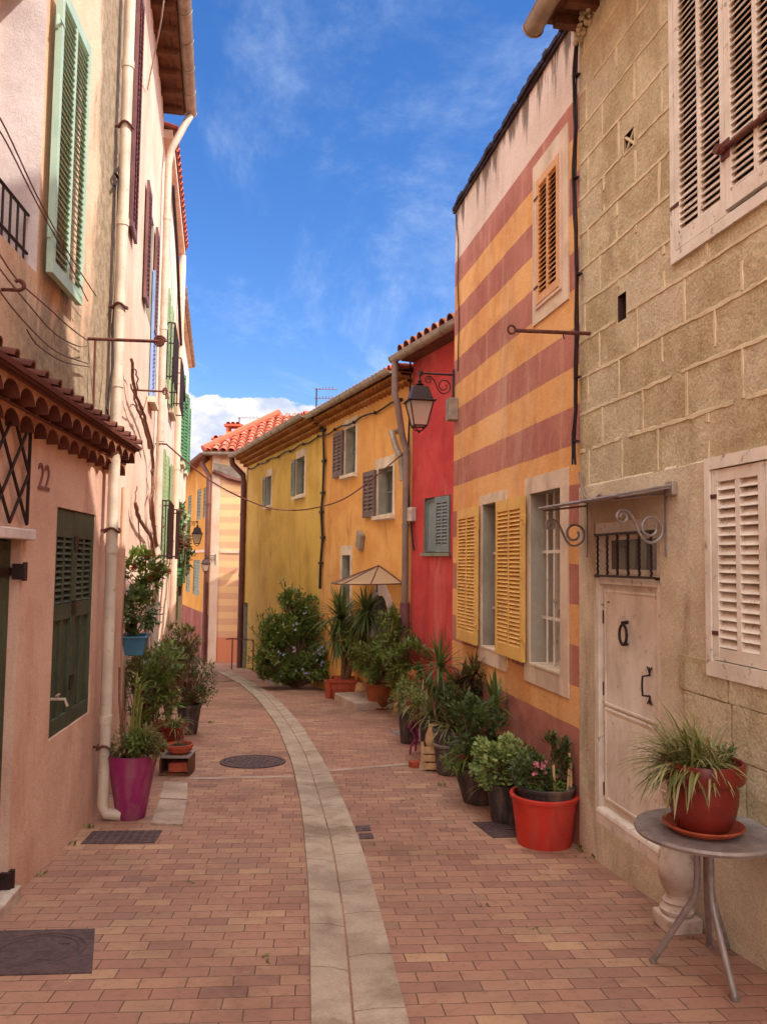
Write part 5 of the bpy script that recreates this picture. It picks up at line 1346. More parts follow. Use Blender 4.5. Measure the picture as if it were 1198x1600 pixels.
# ================================================================== LANTERNS
def make_lamp(arm=.46):
    """wall lantern, wall at x=0, arm along +x"""
    X, Y, Z = Vector((1, 0, 0)), Vector((0, 1, 0)), Vector((0, 0, 1))
    r = bpy.data.objects.new('wall_lantern', None); COL.objects.link(r)
    mb = MB(); mb.box(0, .02, -.02, .02, -.42, .07); mb.tube([(.01, 0, 0), (arm, 0, 0)], .014, 8); mb.tube([(arm - .015, 0, .03), (arm + .0, 0, -.035)], .028, 8)
    scroll(mb, Vector((.02, 0, -.02)), X, Z, arm * .82, r=.008)
    mb.tube([(arm, 0, -.03), (arm, 0, -.15)], .01, 8)
    mb.build('bracket', M['iron'], r)
    x = arm; 
    mb = MB()
    # finial, two-step hood
    mb.lathe([(.0, -.08), (.022, -.09), (.03, -.11), (.018, -.13), (.035, -.145), (.06, -.15), (.03, -.165), (.04, -.18), (.0, -.19)], (x, 0, 0), 14)
    def sq(h, z): return [Vector((x + h * sx, h * sy, z)) for sx, sy in ((-1, -1), (1, -1), (1, 1), (-1, 1))]
    tiers = [(.02, -.17), (.095, -.185), (.10, -.2), (.15, -.36), (.185, -.375), (.185, -.385), (.16, -.39), (.14, -.385)]
    mb.grid([sq(h, z) for h, z in tiers], closed=True, sm=False)
    hood = mb.build('hood', M['iron'], r)
    mb = MB(); t, b_ = sq(.155, -.385), sq(.085, -.70)
    for i in range(4): mb.tube([t[i], b_[i]], .010, 5); mb.tube([b_[i], b_[(i + 1) % 4]], .010, 5); mb.tube([t[i], t[(i + 1) % 4]], .009, 5)
    for i in range(4): mb.tube([b_[i], b_[i].lerp(Vector((x, 0, -.76)), .6) + Vector((0, 0, -.02)), Vector((x, 0, -.77))], .008, 5)
    mb.lathe([(0, -.75), (.02, -.76), (.012, -.785), (0, -.80)], (x, 0, 0), 10)
    mb.build('lantern_frame', M['iron'], r)
    mb = MB(); t, b_ = sq(.148, -.39), sq(.079, -.695)
    for i in range(4): mb.face([t[i], t[(i + 1) % 4], b_[(i + 1) % 4], b_[i]])
    mb.face(b_); mb.build('lantern_glass', M['lamp_glass'], r)
    mb = MB(); mb.lathe([(0, -.40), (.03, -.41), (.035, -.45), (.05, -.50), (.045, -.55), (.02, -.58), (0, -.585)], (x, 0, 0), 12); mb.build('bulb', M['marble'], r)
    return r
lamp = make_lamp()
def place(o, P, n, s=1.0): o.location = P; o.rotation_euler = (0, 0, math.atan2(n.y, n.x)); o.scale = (s, s, s)
u, z = RW.hit(711, 585); place(lamp, RW.pt(uC - .02, .01, z), RW.n)
tag(lamp, 'black iron lantern on the corner of the striped house before the red wall', 'street lantern', 'wall lanterns along the street')
l2 = copy_tree(lamp); u, z = L2.hit(285, 815); place(l2, L2.pt(u, .01, z), L2.n, .9)
tag(l2, 'lantern hanging from the white house against the far mustard wall', 'street lantern', 'wall lanterns along the street')
l3 = copy_tree(lamp); P = FF.poly([(337, 868)], .02)[0]; place(l3, P, Vector((-.9, -.45, 0)), .8)
tag(l3, 'small lantern on the corner of the far house with the faint stripes', 'street lantern', 'wall lanterns along the street')

# ================================================================== POTS AND PLANTS
def pot_mesh(mb, c, rt, rb, h, rim=.03, rimr=.02, th=.014, k=40, curve=0.0):
    prof = [(0, .004), (rb * .96, 0), (rb, .008)]
    for i in range(1, 7):
        f = i / 7; prof.append((rb + (rt - rb) * f + curve * math.sin(PI * f), h * f * (1 - rim / h)))
    prof += [(rt, h - rim), (rt + rimr, h - rim + .004), (rt + rimr + .003, h - .004), (rt + rimr - .004, h), (rt - th, h), (rt - th - .004, h - .05), (rt - th - .01, h * .7)]
    mb.lathe(prof, c, k)
def pot(root, c, rt, rb, h, mat, rim=.03, rimr=.012, soil=.04, curve=0.0, name='pot'):
    mb = MB(); pot_mesh(mb, c, rt, rb, h, rim, rimr, curve=curve); o = mb.build(name, mat, root)
    s = MB(); c = Vector(c); k = 24; rr2 = rt - .016
    ringp = [c + Vector((rr2 * math.cos(2 * PI * j / k), rr2 * math.sin(2 * PI * j / k), h - soil)) for j in range(k)]
    s.grid([[c + Vector((0, 0, h - soil + .02))] * k, [c + Vector((rr2 * .5 * math.cos(2 * PI * j / k), rr2 * .5 * math.sin(2 * PI * j / k), h - soil + .012 + R.uniform(-.006, .006))) for j in range(k)], ringp], closed=True)
    s.build('soil', M['soil'], root); return o
def flowers(mb, pts, s, pet=5):
    for p in pts:
        nn = (Vector((-.5, -.7, .5)) + rnd() * .6).normalized(); a_ = nn.orthogonal().normalized(); b_ = nn.cross(a_)
        for i in range(pet):
            t = 2 * PI * i / pet; d = a_ * math.cos(t) + b_ * math.sin(t); e = a_ * math.cos(t + .5) + b_ * math.sin(t + .5); g = a_ * math.cos(t - .5) + b_ * math.sin(t - .5)
            mb.face([p, p + g * s * .7, p + d * s + nn * s * .2, p + e * s * .7])
GP = 'pots along the foot of the striped house'; GL = 'pots along the foot of the left hand houses'

# --- red bucket
c = G(850, 1318); c.x += .0
r = empty('potted_plant', c, 'wide red plastic bucket holding a black pot with a dark shrub and two stakes', 'potted plant', GP)
pot(r, c, .262, .215, .40, M['red_plastic'], rim=.035, rimr=.014)
pot(r, c + Vector((.01, 0, .1)), .232, .17, .37, M['black_plastic'], rim=.03, rimr=.01, soil=.05, name='inner_pot')
top = c + Vector((0, 0, .45))
mb = MB(); cs = bush(mb, top + Vector((-.12, .02, .13)), (.17, .17, .17), 900, .05, .028, 22); cs += bush(mb, top + Vector((.1, .05, .18)), (.13, .12, .24), 650, .06, .026, 16); mb.build('foliage', M['leaf_dark'], r)
mb = MB(); cs2 = bush(mb, top + Vector((-.0, -.05, .06)), (.24, .18, .08), 420, .045, .03, 14); mb.build('low_foliage', M['leaf'], r)
mb = MB(); stalks(mb, top, cs, .006)
for k in range(7): mb.tube([top + Vector((.12 + R.uniform(-.04, .04), .04, .1)), top + Vector((.13 + R.uniform(-.06, .08), .05, .3)), top + Vector((.12 + R.uniform(-.1, .12), .05, R.uniform(.36, .46)))], .004, 4)
mb.build('stem', M['vine'], r)
for (dx, hh, t) in ((.175, .36, .02), (.075, .26, -.01), (.205, .30, 0)):
    mb = MB(); mb.tube([top + Vector((dx, -.06, -.08)), top + Vector((dx + t, -.04, hh - .08))], .011, 6); mb.build('stake', M['crate'], r)
mb = MB(); flowers(mb, [top + Vector((-.07 + R.uniform(-.05, .07), -.1 + R.uniform(-.05, .05), .16 + R.uniform(-.03, .07))) for _ in range(26)], .016); mb.build('blossoms', M['petal_pink'], r)
# --- black pot with bright shrub
c = G(787, 1287) + Vector((.04, .08, 0))
r = empty('potted_plant', c, 'black ribbed pot with a bright pale green shrub next to the red bucket', 'potted plant', GP)
pot(r, c, .185, .14, .34, M['black_plastic'], rim=.04, rimr=.01); top = c + Vector((-.04, 0, .42))
mb = MB(); cs = bush(mb, top + Vector((.0, 0, .06)), (.31, .26, .26), 2600, .055, .042, 46, .24); mb.build('foliage', M['leaf_bright'], r)
mb = MB(); stalks(mb, c + Vector((0, 0, .3)), cs, .007); mb.build('stem', M['vine'], r)
mb = MB()
for a_ in (2.6, 3.0, 3.5): strap(mb, top + Vector((-.1, -.1, -.1)), a_, .3, .34, .008, 1.9, 9)
mb.build('dry_blade', M['leaf_dry'], r)
# --- wide black pot
c = G(742, 1258) + Vector((.04, .1, 0))
r = empty('potted_plant', c, 'wide dark pot with a dense dark bush and trailing strands', 'potted plant', GP)
pot(r, c, .235, .14, .36, M['black_plastic'], rim=.05, rimr=.014); top = c + Vector((0, 0, .45))
mb = MB(); cs = bush(mb, top + Vector((-.02, .05, .22)), (.27, .25, .32), 2300, .06, .035, 40, .26); mb.build('foliage', M['leaf_dark'], r)
mb = MB(); cs += bush(mb, top + Vector((-.18, -.1, -.03)), (.16, .14, .12), 420, .07, .02, 12, .4); mb.build('low_foliage', M['leaf'], r)
mb = MB(); stalks(mb, c + Vector((0, 0, .32)), cs, .008); mb.build('stem', M['vine'], r)
mb = MB()
for k in range(16): strap(mb, top + Vector((-.05, 0, 0)), R.uniform(2, 5.2), R.uniform(.2, 1.2), R.uniform(.25, .5), .014, 1.6, 8)
mb.build('blade', M['leaf_spider'], r)
# --- yucca behind it
c = Vector((1.06, 8.35, zg(8.35)))
r = empty('potted_yucca', c, 'slim yucca with one dark spiky head against the brick red base of the wall', 'potted plant', GP)
pot(r, c, .14, .11, .28, M['black_plastic']); hd = EYE + ray(772, 1100) * (8.35 / ray(772, 1100).y)
mb = MB(); mb.tube([c + Vector((0, 0, .2)), c.lerp(hd, .5), hd], .02, 8); mb.build('trunk', M['bark'], r)
mb = MB(); rosette(mb, hd, 46, .40, .030, -.9, 1.5, .5, spread=.02); mb.build('foliage', M['leaf_yucca'], r)
# --- tall dark grey pot
c = G(702, 1213) + Vector((.02, .12, 0))
r = empty('potted_plant', c, 'tall dark grey pot with a pale band round its waist and arching blades', 'potted plant', GP)
pot(r, c, .205, .15, .50, M['grey_plastic'], rim=.03, rimr=.006)
mb = MB(); mb.lathe([(.193, .31), (.2, .315), (.202, .34), (.196, .345)], c, 36); mb.build('pot_band', M['grey_metal'], r)
top = c + Vector((0, 0, .48)); mb = MB()
for k in range(90): strap(mb, top + Vector((R.uniform(-.06, .06), R.uniform(-.06, .06), 0)), R.uniform(0, 6.28), R.uniform(.2, 1.3), R.uniform(.25, .48), .016, 1.5, 8)
mb.build('foliage', M['leaf_spider'], r)
mb = MB(); cs = bush(mb, top + Vector((.18, .12, .25)), (.26, .24, .32), 1300, .06, .03, 30, .28); mb.build('shrub_foliage', M['leaf_dark'], r)
mb = MB(); stalks(mb, top, cs, .008); mb.build('stem', M['vine'], r)
# --- two-headed dracaena behind
c = Vector((.72, 9.55, zg(9.55)))
r = empty('potted_dracaena', c, 'tall spiky dracaena on a bare pale stem at the corner of the striped house', 'potted plant', GP)
pot(r, c, .17, .13, .3, M['terracotta']); mb = MB(); mf = MB()
for (px, py, n, L) in ((688, 1042, 64, .50), (700, 1085, 30, .36), (672, 1075, 24, .32)):
    hd = EYE + ray(px, py) * (9.5 / ray(px, py).y); mb.tube([c + Vector((0, 0, .25)), c.lerp(hd, .5) + Vector((.03, 0, 0)), hd], .02, 8); rosette(mf, hd, n, L, .026, -.8, 1.5, .7, spread=.025)
mb.build('trunk', M['bark'], r); mf.build('foliage', M['leaf_yucca'], r)
c = Vector((.93, 9.2, zg(9.2)))
r = empty('potted_plant', c, 'low pot of reddish spiky leaves under the shuttered window', 'potted plant', GP)
pot(r, c, .17, .13, .26, M['terracotta_old']); mf = MB()
for (px, py) in ((722, 1068), (738, 1085), (742, 1052)):
    hd = EYE + ray(px, py) * (9.1 / ray(px, py).y); rosette(mf, hd, 46, .30, .026, -.6, 1.4, .6, spread=.03)
mf.build('foliage', M['leaf_red'], r)
mb = MB(); cs = bush(mb, EYE + ray(728, 1095) * (9.1 / ray(728, 1095).y), (.24, .24, .36), 1100, .07, .03, 26); mb.build('shrub_foliage', M['leaf_dark'], r)
mb = MB(); stalks(mb, c + Vector((0, 0, .22)), cs, .008); mb.build('stem', M['vine'], r)
# --- crate with a clay jar
c = G(672, 1205) + Vector((.04, .12, 0))
r = empty('wooden_crate', c, 'small pale slatted crate standing beside the tall grey pot', 'crate')
mb = MB(); s_ = .13; H = .27; th = .008
for z_ in (.02, .11, .20):
    for (x0, x1, y0, y1) in ((-s_, s_, -s_ - th, -s_), (-s_, s_, s_, s_ + th), (-s_ - th, -s_, -s_, s_), (s_, s_ + th, -s_, s_)): mb.box(c.x + x0, c.x + x1, c.y + y0, c.y + y1, c.z + z_, c.z + z_ + .075)
for sx in (-1, 1):
    for sy in (-1, 1): mb.box(c.x + sx * (s_ - .012) - .01, c.x + sx * (s_ - .012) + .01, c.y + sy * (s_ - .012) - .01, c.y + sy * (s_ - .012) + .01, c.z, c.z + H)
mb.box(c.x - s_, c.x + s_, c.y - s_, c.y + s_, c.z + .195, c.z + .2)
mb.build('slat', M['crate'], r)
mb = MB(); mb.lathe([(0, .2), (.05, .2), (.075, .24), (.095, .31), (.092, .38), (.07, .44), (.045, .48), (.055, .5), (.045, .505), (.03, .49)], c, 28)
tag(mb.build('clay_jar', M['crate']), 'round ochre clay jar standing in the pale crate', 'jar')
# --- magenta stand with a red planter
c = G(655, 1185) + Vector((.03, .25, 0))
r = empty('potted_plant', c, 'red planter on a curly magenta stand with a striped spider plant', 'potted plant', GP)
mb = MB(); zt_ = c.z + .42; mb.grid([[Vector((c.x + a_ * sx, c.y + a_ * sy, z_)) for sx, sy in ((-1, -1), (1, -1), (1, 1), (-1, 1))] for a_, z_ in ((.0, zt_), (.11, zt_), (.16, zt_ + .2), (.19, zt_ + .2), (.19, zt_ + .24), (.16, zt_ + .24), (.14, zt_ + .18), (0, zt_ + .18))], closed=True, sm=False); mb.build('pot', M['red_glaze'], r)
mb = MB()
for a_ in (.4, 2.0, 3.5, 5.0):
    ca, sa = math.cos(a_), math.sin(a_); mb.tube([c + Vector((ca * q, sa * q, z_)) for q, z_ in ((.13, .42), (.17, .34), (.10, .26), (.08, .18), (.14, .09), (.15, .0))], .014, 6)
mb.build('stand', M['magenta'], r)
top = c + Vector((0, 0, .62)); mb = MB()
for k in range(120): strap(mb, top + Vector((R.uniform(-.08, .08), R.uniform(-.08, .08), 0)), R.uniform(0, 6.28), R.uniform(.1, 1.3), R.uniform(.25, .5), .016, 1.9, 8)
mb.build('foliage', M['leaf_spider'], r)
mb = MB(); p = G(650, 1199); mb.obox(p + Vector((0, 0, .035)), (.07, .02, 0), (-.02, .05, 0), (0, 0, .035)); tag(mb.build('brick', M['terracotta'], bevel=.004), 'loose red brick on the paving beside the magenta stand', 'brick')
mb = MB(); p = G(660, 1204); mb.tube([p + Vector((0, 0, .0)), p + Vector((.01, .02, .12)), p + Vector((.0, .03, .24))], .045, 8, r2=.02); tag(mb.build('stone', M['concrete']), 'grey upright stone between the loose brick and the pale crate', 'stone')

# --- round terracotta pot with an airy tree
c = Vector(EYE + ray(593, 1107) * (14.75 / ray(593, 1107).y)); c.z = zg(c.y)
r = empty('potted_tree', c, 'round mossy terracotta pot with an airy green tree before the arched door', 'potted plant')
pot(r, c + Vector((0, 0, .04)), .25, .17, .42, M['terracotta_old'], rim=.05, rimr=.015, curve=.02)
mb = MB(); mb.lathe([(0, .0), (.2, 0), (.235, .04), (.225, .045), (.19, .02), (0, .02)], c, 32); mb.build('saucer', M['terracotta'], r)
def at(px, py, y): d = ray(px, py); return EYE + d * (y / d.y)
mb = MB(); cs = []
for (px, py, rx, rz, n) in ((598, 1030, .45, .42, 1300), (620, 1000, .32, .42, 1000), (640, 1035, .36, .42, 1000), (575, 1025, .33, .32, 600), (630, 1062, .3, .25, 500), (560, 1010, .3, .4, 700), (612, 975, .22, .3, 500)): cs += bush(mb, at(px, py, 7670 / (px - 90) - .75), (rx, .4, rz), n, .10, .04, 20, .3)
mb.build('foliage', M['leaf'], r)
mb = MB(); stalks(mb, c + Vector((0, 0, .4)), cs, .016, frac=.5); mb.build('trunk', M['bark'], r)
mb = MB(); flowers(mb, [at(646 + R.uniform(-8, 8), 1058 + R.uniform(-8, 8), 12.6) for _ in range(14)], .05); mb.build('blossoms', M['petal_orange'], r)
mb = MB(); p = G(612, 1108); p = Vector((.2, 14.6, zg(14.6))); mb.lathe([(0, 0), (.09, 0), (.11, .22), (.1, .23), (0, .2)], p, 20); tag(mb.build('small_pot', M['plum_paint']), 'small dark pot tucked behind the round terracotta pot', 'pot')

# --- square terracotta planter with a three headed yucca
yy = 16.15; p = at(538, 1080, yy); c = Vector((p.x, yy, zg(yy)))
r = empty('potted_yucca', c, 'big yucca with shaggy heads in a square brick red planter', 'potted plant')
mb = MB(); s_ = .25; H = .42
def sqr(h, z_): return [Vector((c.x + h * sx, c.y + h * sy, c.z + z_)) for sx, sy in ((-1, -1), (1, -1), (1, 1), (-1, 1))]
mb.grid([sqr(.21, 0), sqr(.21, .03), sqr(.215, .1), sqr(.225, .11), sqr(.22, .12), sqr(.235, .22), sqr(.245, .23), sqr(.24, .24), sqr(.25, .34), sqr(.28, .35), sqr(.28, H), sqr(.25, H), sqr(.24, H - .06), sqr(.0, H - .05)], closed=True, sm=False); mb.build('pot', M['terracotta'], r, bevel=.006)
mb = MB(); mf = MB(); b0 = c + Vector((0, 0, .38))
for (px, py, n, L, dy) in ((533, 965, 150, .75, 0), (572, 955, 120, .62, .15), (556, 990, 90, .62, -.1), (525, 1000, 60, .6, -.2)):
    hd = at(px, py, min(yy + dy, 7670 / (px - 90) - .6)); mb.tube([b0 + Vector((R.uniform(-.05, .05), 0, 0)), b0.lerp(hd, .45) + Vector((.05, 0, .1)), hd], .055, 9, r2=.04); rosette(mf, hd, n, L, .045, -1.1, 1.5, .9, spread=.05, seg=6)
mb.build('trunk', M['bark'], r); mf.build('foliage', M['leaf_yucca'], r)
p = at(516, 1078, yy + .1); p.z = zg(p.y); mb = MB(); pot_mesh(mb, p, .11, .09, .36); tag(mb.build('terracotta_pot', M['terracotta']), 'small tall terracotta pot left of the square planter', 'pot')
mb = MB(); p = at(565, 1070, yy - .3); p.z = zg(p.y); mb.lathe([(0, 0), (.1, 0), (.14, .14), (.12, .3), (.08, .36), (0, .35)], p, 20); tag(mb.build('clay_urn', M['crate']), 'pale clay urn between the square planter and the door step', 'urn')

# --- big flowering bush
yb = 18.6; c = at(462, 1060, yb); c = Vector((c.x, yb, zg(yb)))
r = empty('plumbago_bush', c, 'large sprawling bush with pale blue flowers against the mustard house', 'bush')
mb = MB(); cs = []
for (px, py, rx, rz, n, dy) in ((470, 1010, .75, .75, 4200, 0), (440, 1035, .45, .5, 1700, -.3), (500, 975, .5, .7, 1900, .3), (455, 965, .5, .55, 1500, .3), (425, 1005, .28, .4, 800, 0), (490, 1045, .5, .4, 1500, -.3), (420, 1045, .25, .3, 500, -.2), (430, 988, .4, .45, 1100, 0), (488, 948, .42, .34, 1000, .4), (515, 1010, .3, .6, 900, -.2), (455, 935, .3, .2, 500, .3), (418, 1000, .22, .4, 400, 0), (412, 1040, .2, .35, 300, -.2), (520, 1050, .25, .4, 500, -.6)): cs += bush(mb, at(px, py, yb + dy), (rx, .6, rz), n, .11, .055, 36, .24, flat=lambda p: (p - OW.a).dot(OW.n) > .03 and p.z > zg(p.y) + .03)
spr = []
for k in range(110):
    q = R.choice(cs)[0]; d = ((q - c).normalized() * .8 + rnd() * .5 + Vector((0, 0, .3))).normalized(); Ls = R.uniform(.3, .55)
    if (q + d * Ls - OW.a).dot(OW.n) < .05: continue
    spr.append((q, q + d * Ls - Vector((0, 0, .05))))
    for j in range(11): leaf(mb, q.lerp(spr[-1][1], j / 10) + rnd() * .03, d * .7 + rnd(), .1, .045)
mb.build('foliage', M['leaf'], r)
mb = MB(); stalks(mb, c, cs, .02, frac=.3)
for p_, q_ in spr: mb.tube([p_, q_], .006, 4)
mb.build('trunk', M['bark'], r)
mb = MB(); flowers(mb, [at(x + R.uniform(-7, 7), y + R.uniform(-6, 6), yb - .75) for x, y in ((465, 1015), (497, 1015), (505, 1022), (430, 1040), (445, 1055), (475, 955), (460, 980), (500, 1035), (438, 1020), (520, 1002), (466, 1052), (494, 1018), (428, 1062), (480, 1050)) for _ in range(3)], .038); mb.build('blossoms', M['petal_blue'], r)

# --- table with the spider plant
tc = Vector((1.66, 4.16, 0)); tz = zg(4.16); tc.z = tz
r = empty('round_table', tc, 'round grey metal cafe table on splayed tube legs beside the white door', 'table')
H = .725
mb = MB(); mb.lathe([(0, H - .012), (.325, H - .012), (.345, H - .02), (.352, H - .005), (.345, H + .008), (.325, H + .004), (0, H + .004)], tc, 64); mb.build('table_top', M['grey_metal'], r)
for (px, py) in ((1020, 1505), (1148, 1565), (1108, 1480), (1196, 1478)):
    f = G(px, py); d = f - tc; d.z = 0
    if (f - RW.a).dot(RW.n) < .02: f = f + RW.n * (.02 - (f - RW.a).dot(RW.n))
    dn = d.normalized(); f.z = zg(f.y) + .004
    mb = MB(); mb.tube([tc + dn * .05 + Vector((0, 0, H - .013)), tc + dn * .045 + Vector((0, 0, .5)), tc + dn * .05 + Vector((0, 0, .42)), tc + dn * .075 + Vector((0, 0, .35)), f + Vector((0, 0, .01))], .0165, 12); mb.tube([f, f + Vector((0, 0, .02))], .019, 10); mb.build('leg', M['grey_metal'], r)
pc = at(1098, 1262, 4.13); pc = Vector((pc.x, 4.13, tz + H + .008))
r = empty('potted_spider_plant', pc, 'glossy red brown pot of arching spider plant on the round table', 'potted plant')
mb = MB(); mb.lathe([(0, 0), (.15, 0), (.192, .028), (.198, .036), (.19, .04), (.15, .014), (0, .012)], pc, 48); mb.build('saucer', M['terracotta'], r)
pb = pc + Vector((0, 0, .016))
mb = MB(); mb.lathe([(0, 0), (.118, 0), (.125, .006), (.152, .06), (.168, .13), (.172, .2), (.168, .232), (.176, .236), (.196, .24), (.2, .25), (.203, .325), (.197, .336), (.185, .334), (.18, .3), (.175, .26)], pb, 56); mb.build('pot', M['red_glaze'], r)
mb = MB(); mb.lathe([(0, .285), (.1, .29), (.178, .27)], pb, 24); mb.build('soil', M['soil'], r)
mb = MB(); top = pb + Vector((-.02, 0, .28))
for k in range(460):
    a_ = R.gauss(PI, 1.25); L = R.uniform(.16, .36) * (1.15 if math.cos(a_) < -.3 else .95)
    strap(mb, top + Vector((R.uniform(-.12, .08), R.uniform(-.1, .1), 0)), a_, R.uniform(.15, 1.35), L, R.uniform(.009, .015), R.uniform(.9, 2.1), 9)
mb.build('foliage', M['leaf_spider'], r)
mb = MB(); cs = bush(mb, top + Vector((.13, -.02, .08)), (.045, .045, .08), 90, .03, .016, 8); stalks(mb, top + Vector((.1, 0, 0)), cs, .003); mb.build('small_shoot', M['leaf_dark'], r)

# --- stone baluster with a pot on it
bc = G(1083, 1452); bc = bc + Vector((-.02, .02, 0)); 
gap = (bc - RW.a).dot(RW.n)
if gap < .13: bc = bc + RW.n * (.13 - gap)
bc.z = zg(bc.y)
r = empty('stone_baluster', bc, 'worn white stone baluster standing behind the round table against the wall', 'baluster')
mb = MB(); mb.obox(bc + Vector((0, 0, .045)), RW.t * .105, RW.n * .105, (0, 0, .045)); mb.build('base', M['marble'], r, bevel=.012)
mb = MB(); mb.lathe([(.0, .09), (.085, .09), (.098, .105), (.1, .12), (.085, .135), (.075, .15), (.085, .165), (.062, .185), (.06, .2), (.09, .25), (.108, .32), (.1, .38), (.075, .45), (.055, .52), (.052, .56), (.072, .575), (.075, .59), (.055, .605), (.058, .63), (.1, .66), (.105, .68), (.0, .68)], bc, 36); mb.build('shaft', M['marble'], r)
p = bc + Vector((0, 0, .68))
r = empty('stone_pot', p, 'small white ribbed pot perched on the stone baluster behind the big red brown pot', 'pot')
mb = MB(); mb.lathe([(0, 0), (.06, 0), (.07, .02), (.062, .04), (.085, .08), (.082, .09), (.092, .12), (.088, .13), (.098, .16), (.095, .17), (.102, .21), (.11, .215), (.11, .23), (.095, .23), (.09, .2)], p, 32); mb.build('pot', M['marble'], r)
mb = MB(); mb.lathe([(0, .2), (.092, .2)], p, 20); mb.build('soil', M['soil'], r)

for (px, py, yy, n, L, lab, fm) in ((640, 1085, 11.2, 130, .42, 'sprawling spider plant in a low dark pot left of the magenta stand', 'leaf_spider'), (676, 1100, 9.7, 150, .46, 'tangled striped plant in a low pot behind the clay jar', 'leaf_spider')):
    p = at(px, py, yy); c = Vector((p.x, yy, zg(yy))); r = empty('potted_plant', c, lab, 'potted plant', GP); hgt = max(.25, p.z - c.z - .15)
    pot(r, c, .16, .12, hgt, M['black_plastic'])
    mb = MB()
    for k in range(n): strap(mb, c + Vector((R.uniform(-.07, .07), R.uniform(-.07, .07), hgt)), R.uniform(0, 6.28), R.uniform(.1, 1.4), R.uniform(.5, 1) * L, .017, 1.7, 8)
    mb.build('foliage', M[fm], r)
    mb = MB(); cs = bush(mb, c + Vector((0, .1, hgt + .15)), (.24, .2, .28), 600, .07, .03, 20, .3); mb.build('shrub_foliage', M['leaf'], r)
    mb = MB(); stalks(mb, c + Vector((0, 0, hgt - .05)), cs, .006); mb.build('stem', M['vine'], r)
# ------------------------------------------------------------------ left side
c = G(205, 1280) + Vector((-.02, .05, 0))
r = empty('potted_plant', c, 'tall magenta plastic pot with scrubby plants, a green cane and two brown sticks', 'potted plant', GL)
pot(r, c, .215, .125, .56, M['magenta'], rim=.01, rimr=.001, soil=.06); top = c + Vector((0, 0, .54))
mb = MB(); cs = bush(mb, top + Vector((.03, 0, .09)), (.26, .22, .15), 1500, .05, .02, 36, .3); mb.build('foliage', M['leaf_dry'], r)
mb = MB(); cs += bush(mb, top + Vector((.1, .02, .12)), (.2, .2, .13), 700, .05, .022, 22, .3); mb.build('low_foliage', M['leaf'], r)
mb = MB(); stalks(mb, top, cs, .004); mb.build('stem', M['vine'], r)
mb = MB()
for dx, hh in ((.0, .72), (.03, .62), (.055, .5), (-.02, .4)): mb.tube([top + Vector((dx, .02, -.1)), top + Vector((dx - .01, .02, .3)), top + Vector((dx + .01, .02, hh))], .011, 8)
for k in range(26): strap(mb, top + Vector((.02 + R.uniform(-.03, .03), .02, R.uniform(.35, .7))), R.uniform(0, 6.28), R.uniform(.3, 1.3), R.uniform(.12, .24), .012, 1.3, 6)
mb.build('green_stem', M['cane'], r)
for (dx, dy, hh, lean) in ((-.09, .0, .92, -.06), (-.05, .02, .55, -.06)):
    mb = MB(); a_ = top + Vector((dx, dy, -.15)); b_ = a_ + Vector((lean, .02, hh)); mb.tube([a_, a_.lerp(b_, .4) + Vector((.006, 0, 0)), a_.lerp(b_, .7) - Vector((.008, 0, 0)), b_], .010, 6); mb.build('stick', M['vine'], r)
# stool and bowl
c = G(271, 1214) + Vector((.0, .16, 0))
r = empty('wooden_stool', c, 'low open box of worn boards standing on the pale slab by the magenta pot', 'stool')
mb = MB(); w_ = .165
mb.box(c.x - w_, c.x + w_, c.y - .14, c.y + .14, c.z + .19, c.z + .215); mb.build('seat', M['grey_metal'], r, bevel=.003)
mb = MB(); mb.box(c.x - w_, c.x + w_, c.y - .14, c.y + .14, c.z, c.z + .02); mb.box(c.x - w_, c.x - w_ + .015, c.y - .14, c.y + .14, c.z + .02, c.z + .19); mb.box(c.x + w_ - .015, c.x + w_, c.y - .14, c.y + .14, c.z + .02, c.z + .19); mb.box(c.x - w_ + .015, c.x + w_ - .015, c.y + .12, c.y + .135, c.z + .02, c.z + .19)
mb.build('frame', M['wood'], r)
mb = MB(); mb.obox(c + Vector((.03, -.02, .08)), (.1, .02, 0), (0, .07, 0), (0, 0, .05)); tag(mb.build('brick', M['terracotta'], bevel=.005), 'red brick lying inside the low open box', 'brick')
p = c + Vector((.02, 0, .215))
r = empty('terracotta_bowl', p, 'shallow terracotta bowl of soil on the low open box', 'bowl')
mb = MB(); mb.lathe([(0, 0), (.085, 0), (.13, .035), (.14, .07), (.147, .075), (.147, .105), (.135, .107), (.13, .08)], p, 36); mb.build('bowl', M['terracotta'], r)
mb = MB(); mb.lathe([(0, .09), (.132, .08)], p, 20); mb.build('soil', M['soil'], r)
mb = MB(); mb.tube([p + Vector((-.02, -.02, .08)), p + Vector((-.02, -.02, .22))], .005, 5); cs = bush(mb, p + Vector((0, 0, .11)), (.05, .05, .03), 40, .03, .015, 5); mb.build('sprout', M['leaf_dry'], r)
# red pot with grass
c = G(262, 1180) + Vector((.03, .12, 0))
r = empty('potted_plant', c, 'red square rimmed pot with a small arching striped plant', 'potted plant', GL)
mb = MB(); z0 = c.z
mb.grid([[Vector((c.x + a_ * sx, c.y + a_ * sy, z0 + z_)) for sx, sy in ((-1, -1), (1, -1), (1, 1), (-1, 1))] for a_, z_ in ((0, 0), (.10, 0), (.12, .24), (.155, .25), (.16, .34), (.145, .34), (.13, .3), (0, .3))], closed=True, sm=False); mb.build('pot', M['red_glaze'], r, bevel=.006)
mb = MB(); top = c + Vector((.02, 0, .32))
for k in range(90): strap(mb, top + Vector((R.uniform(-.05, .05), R.uniform(-.05, .05), 0)), R.uniform(0, 6.28), R.uniform(.2, 1.2), R.uniform(.2, .36), .013, 1.8, 8)
mb.build('foliage', M['leaf_spider'], r)
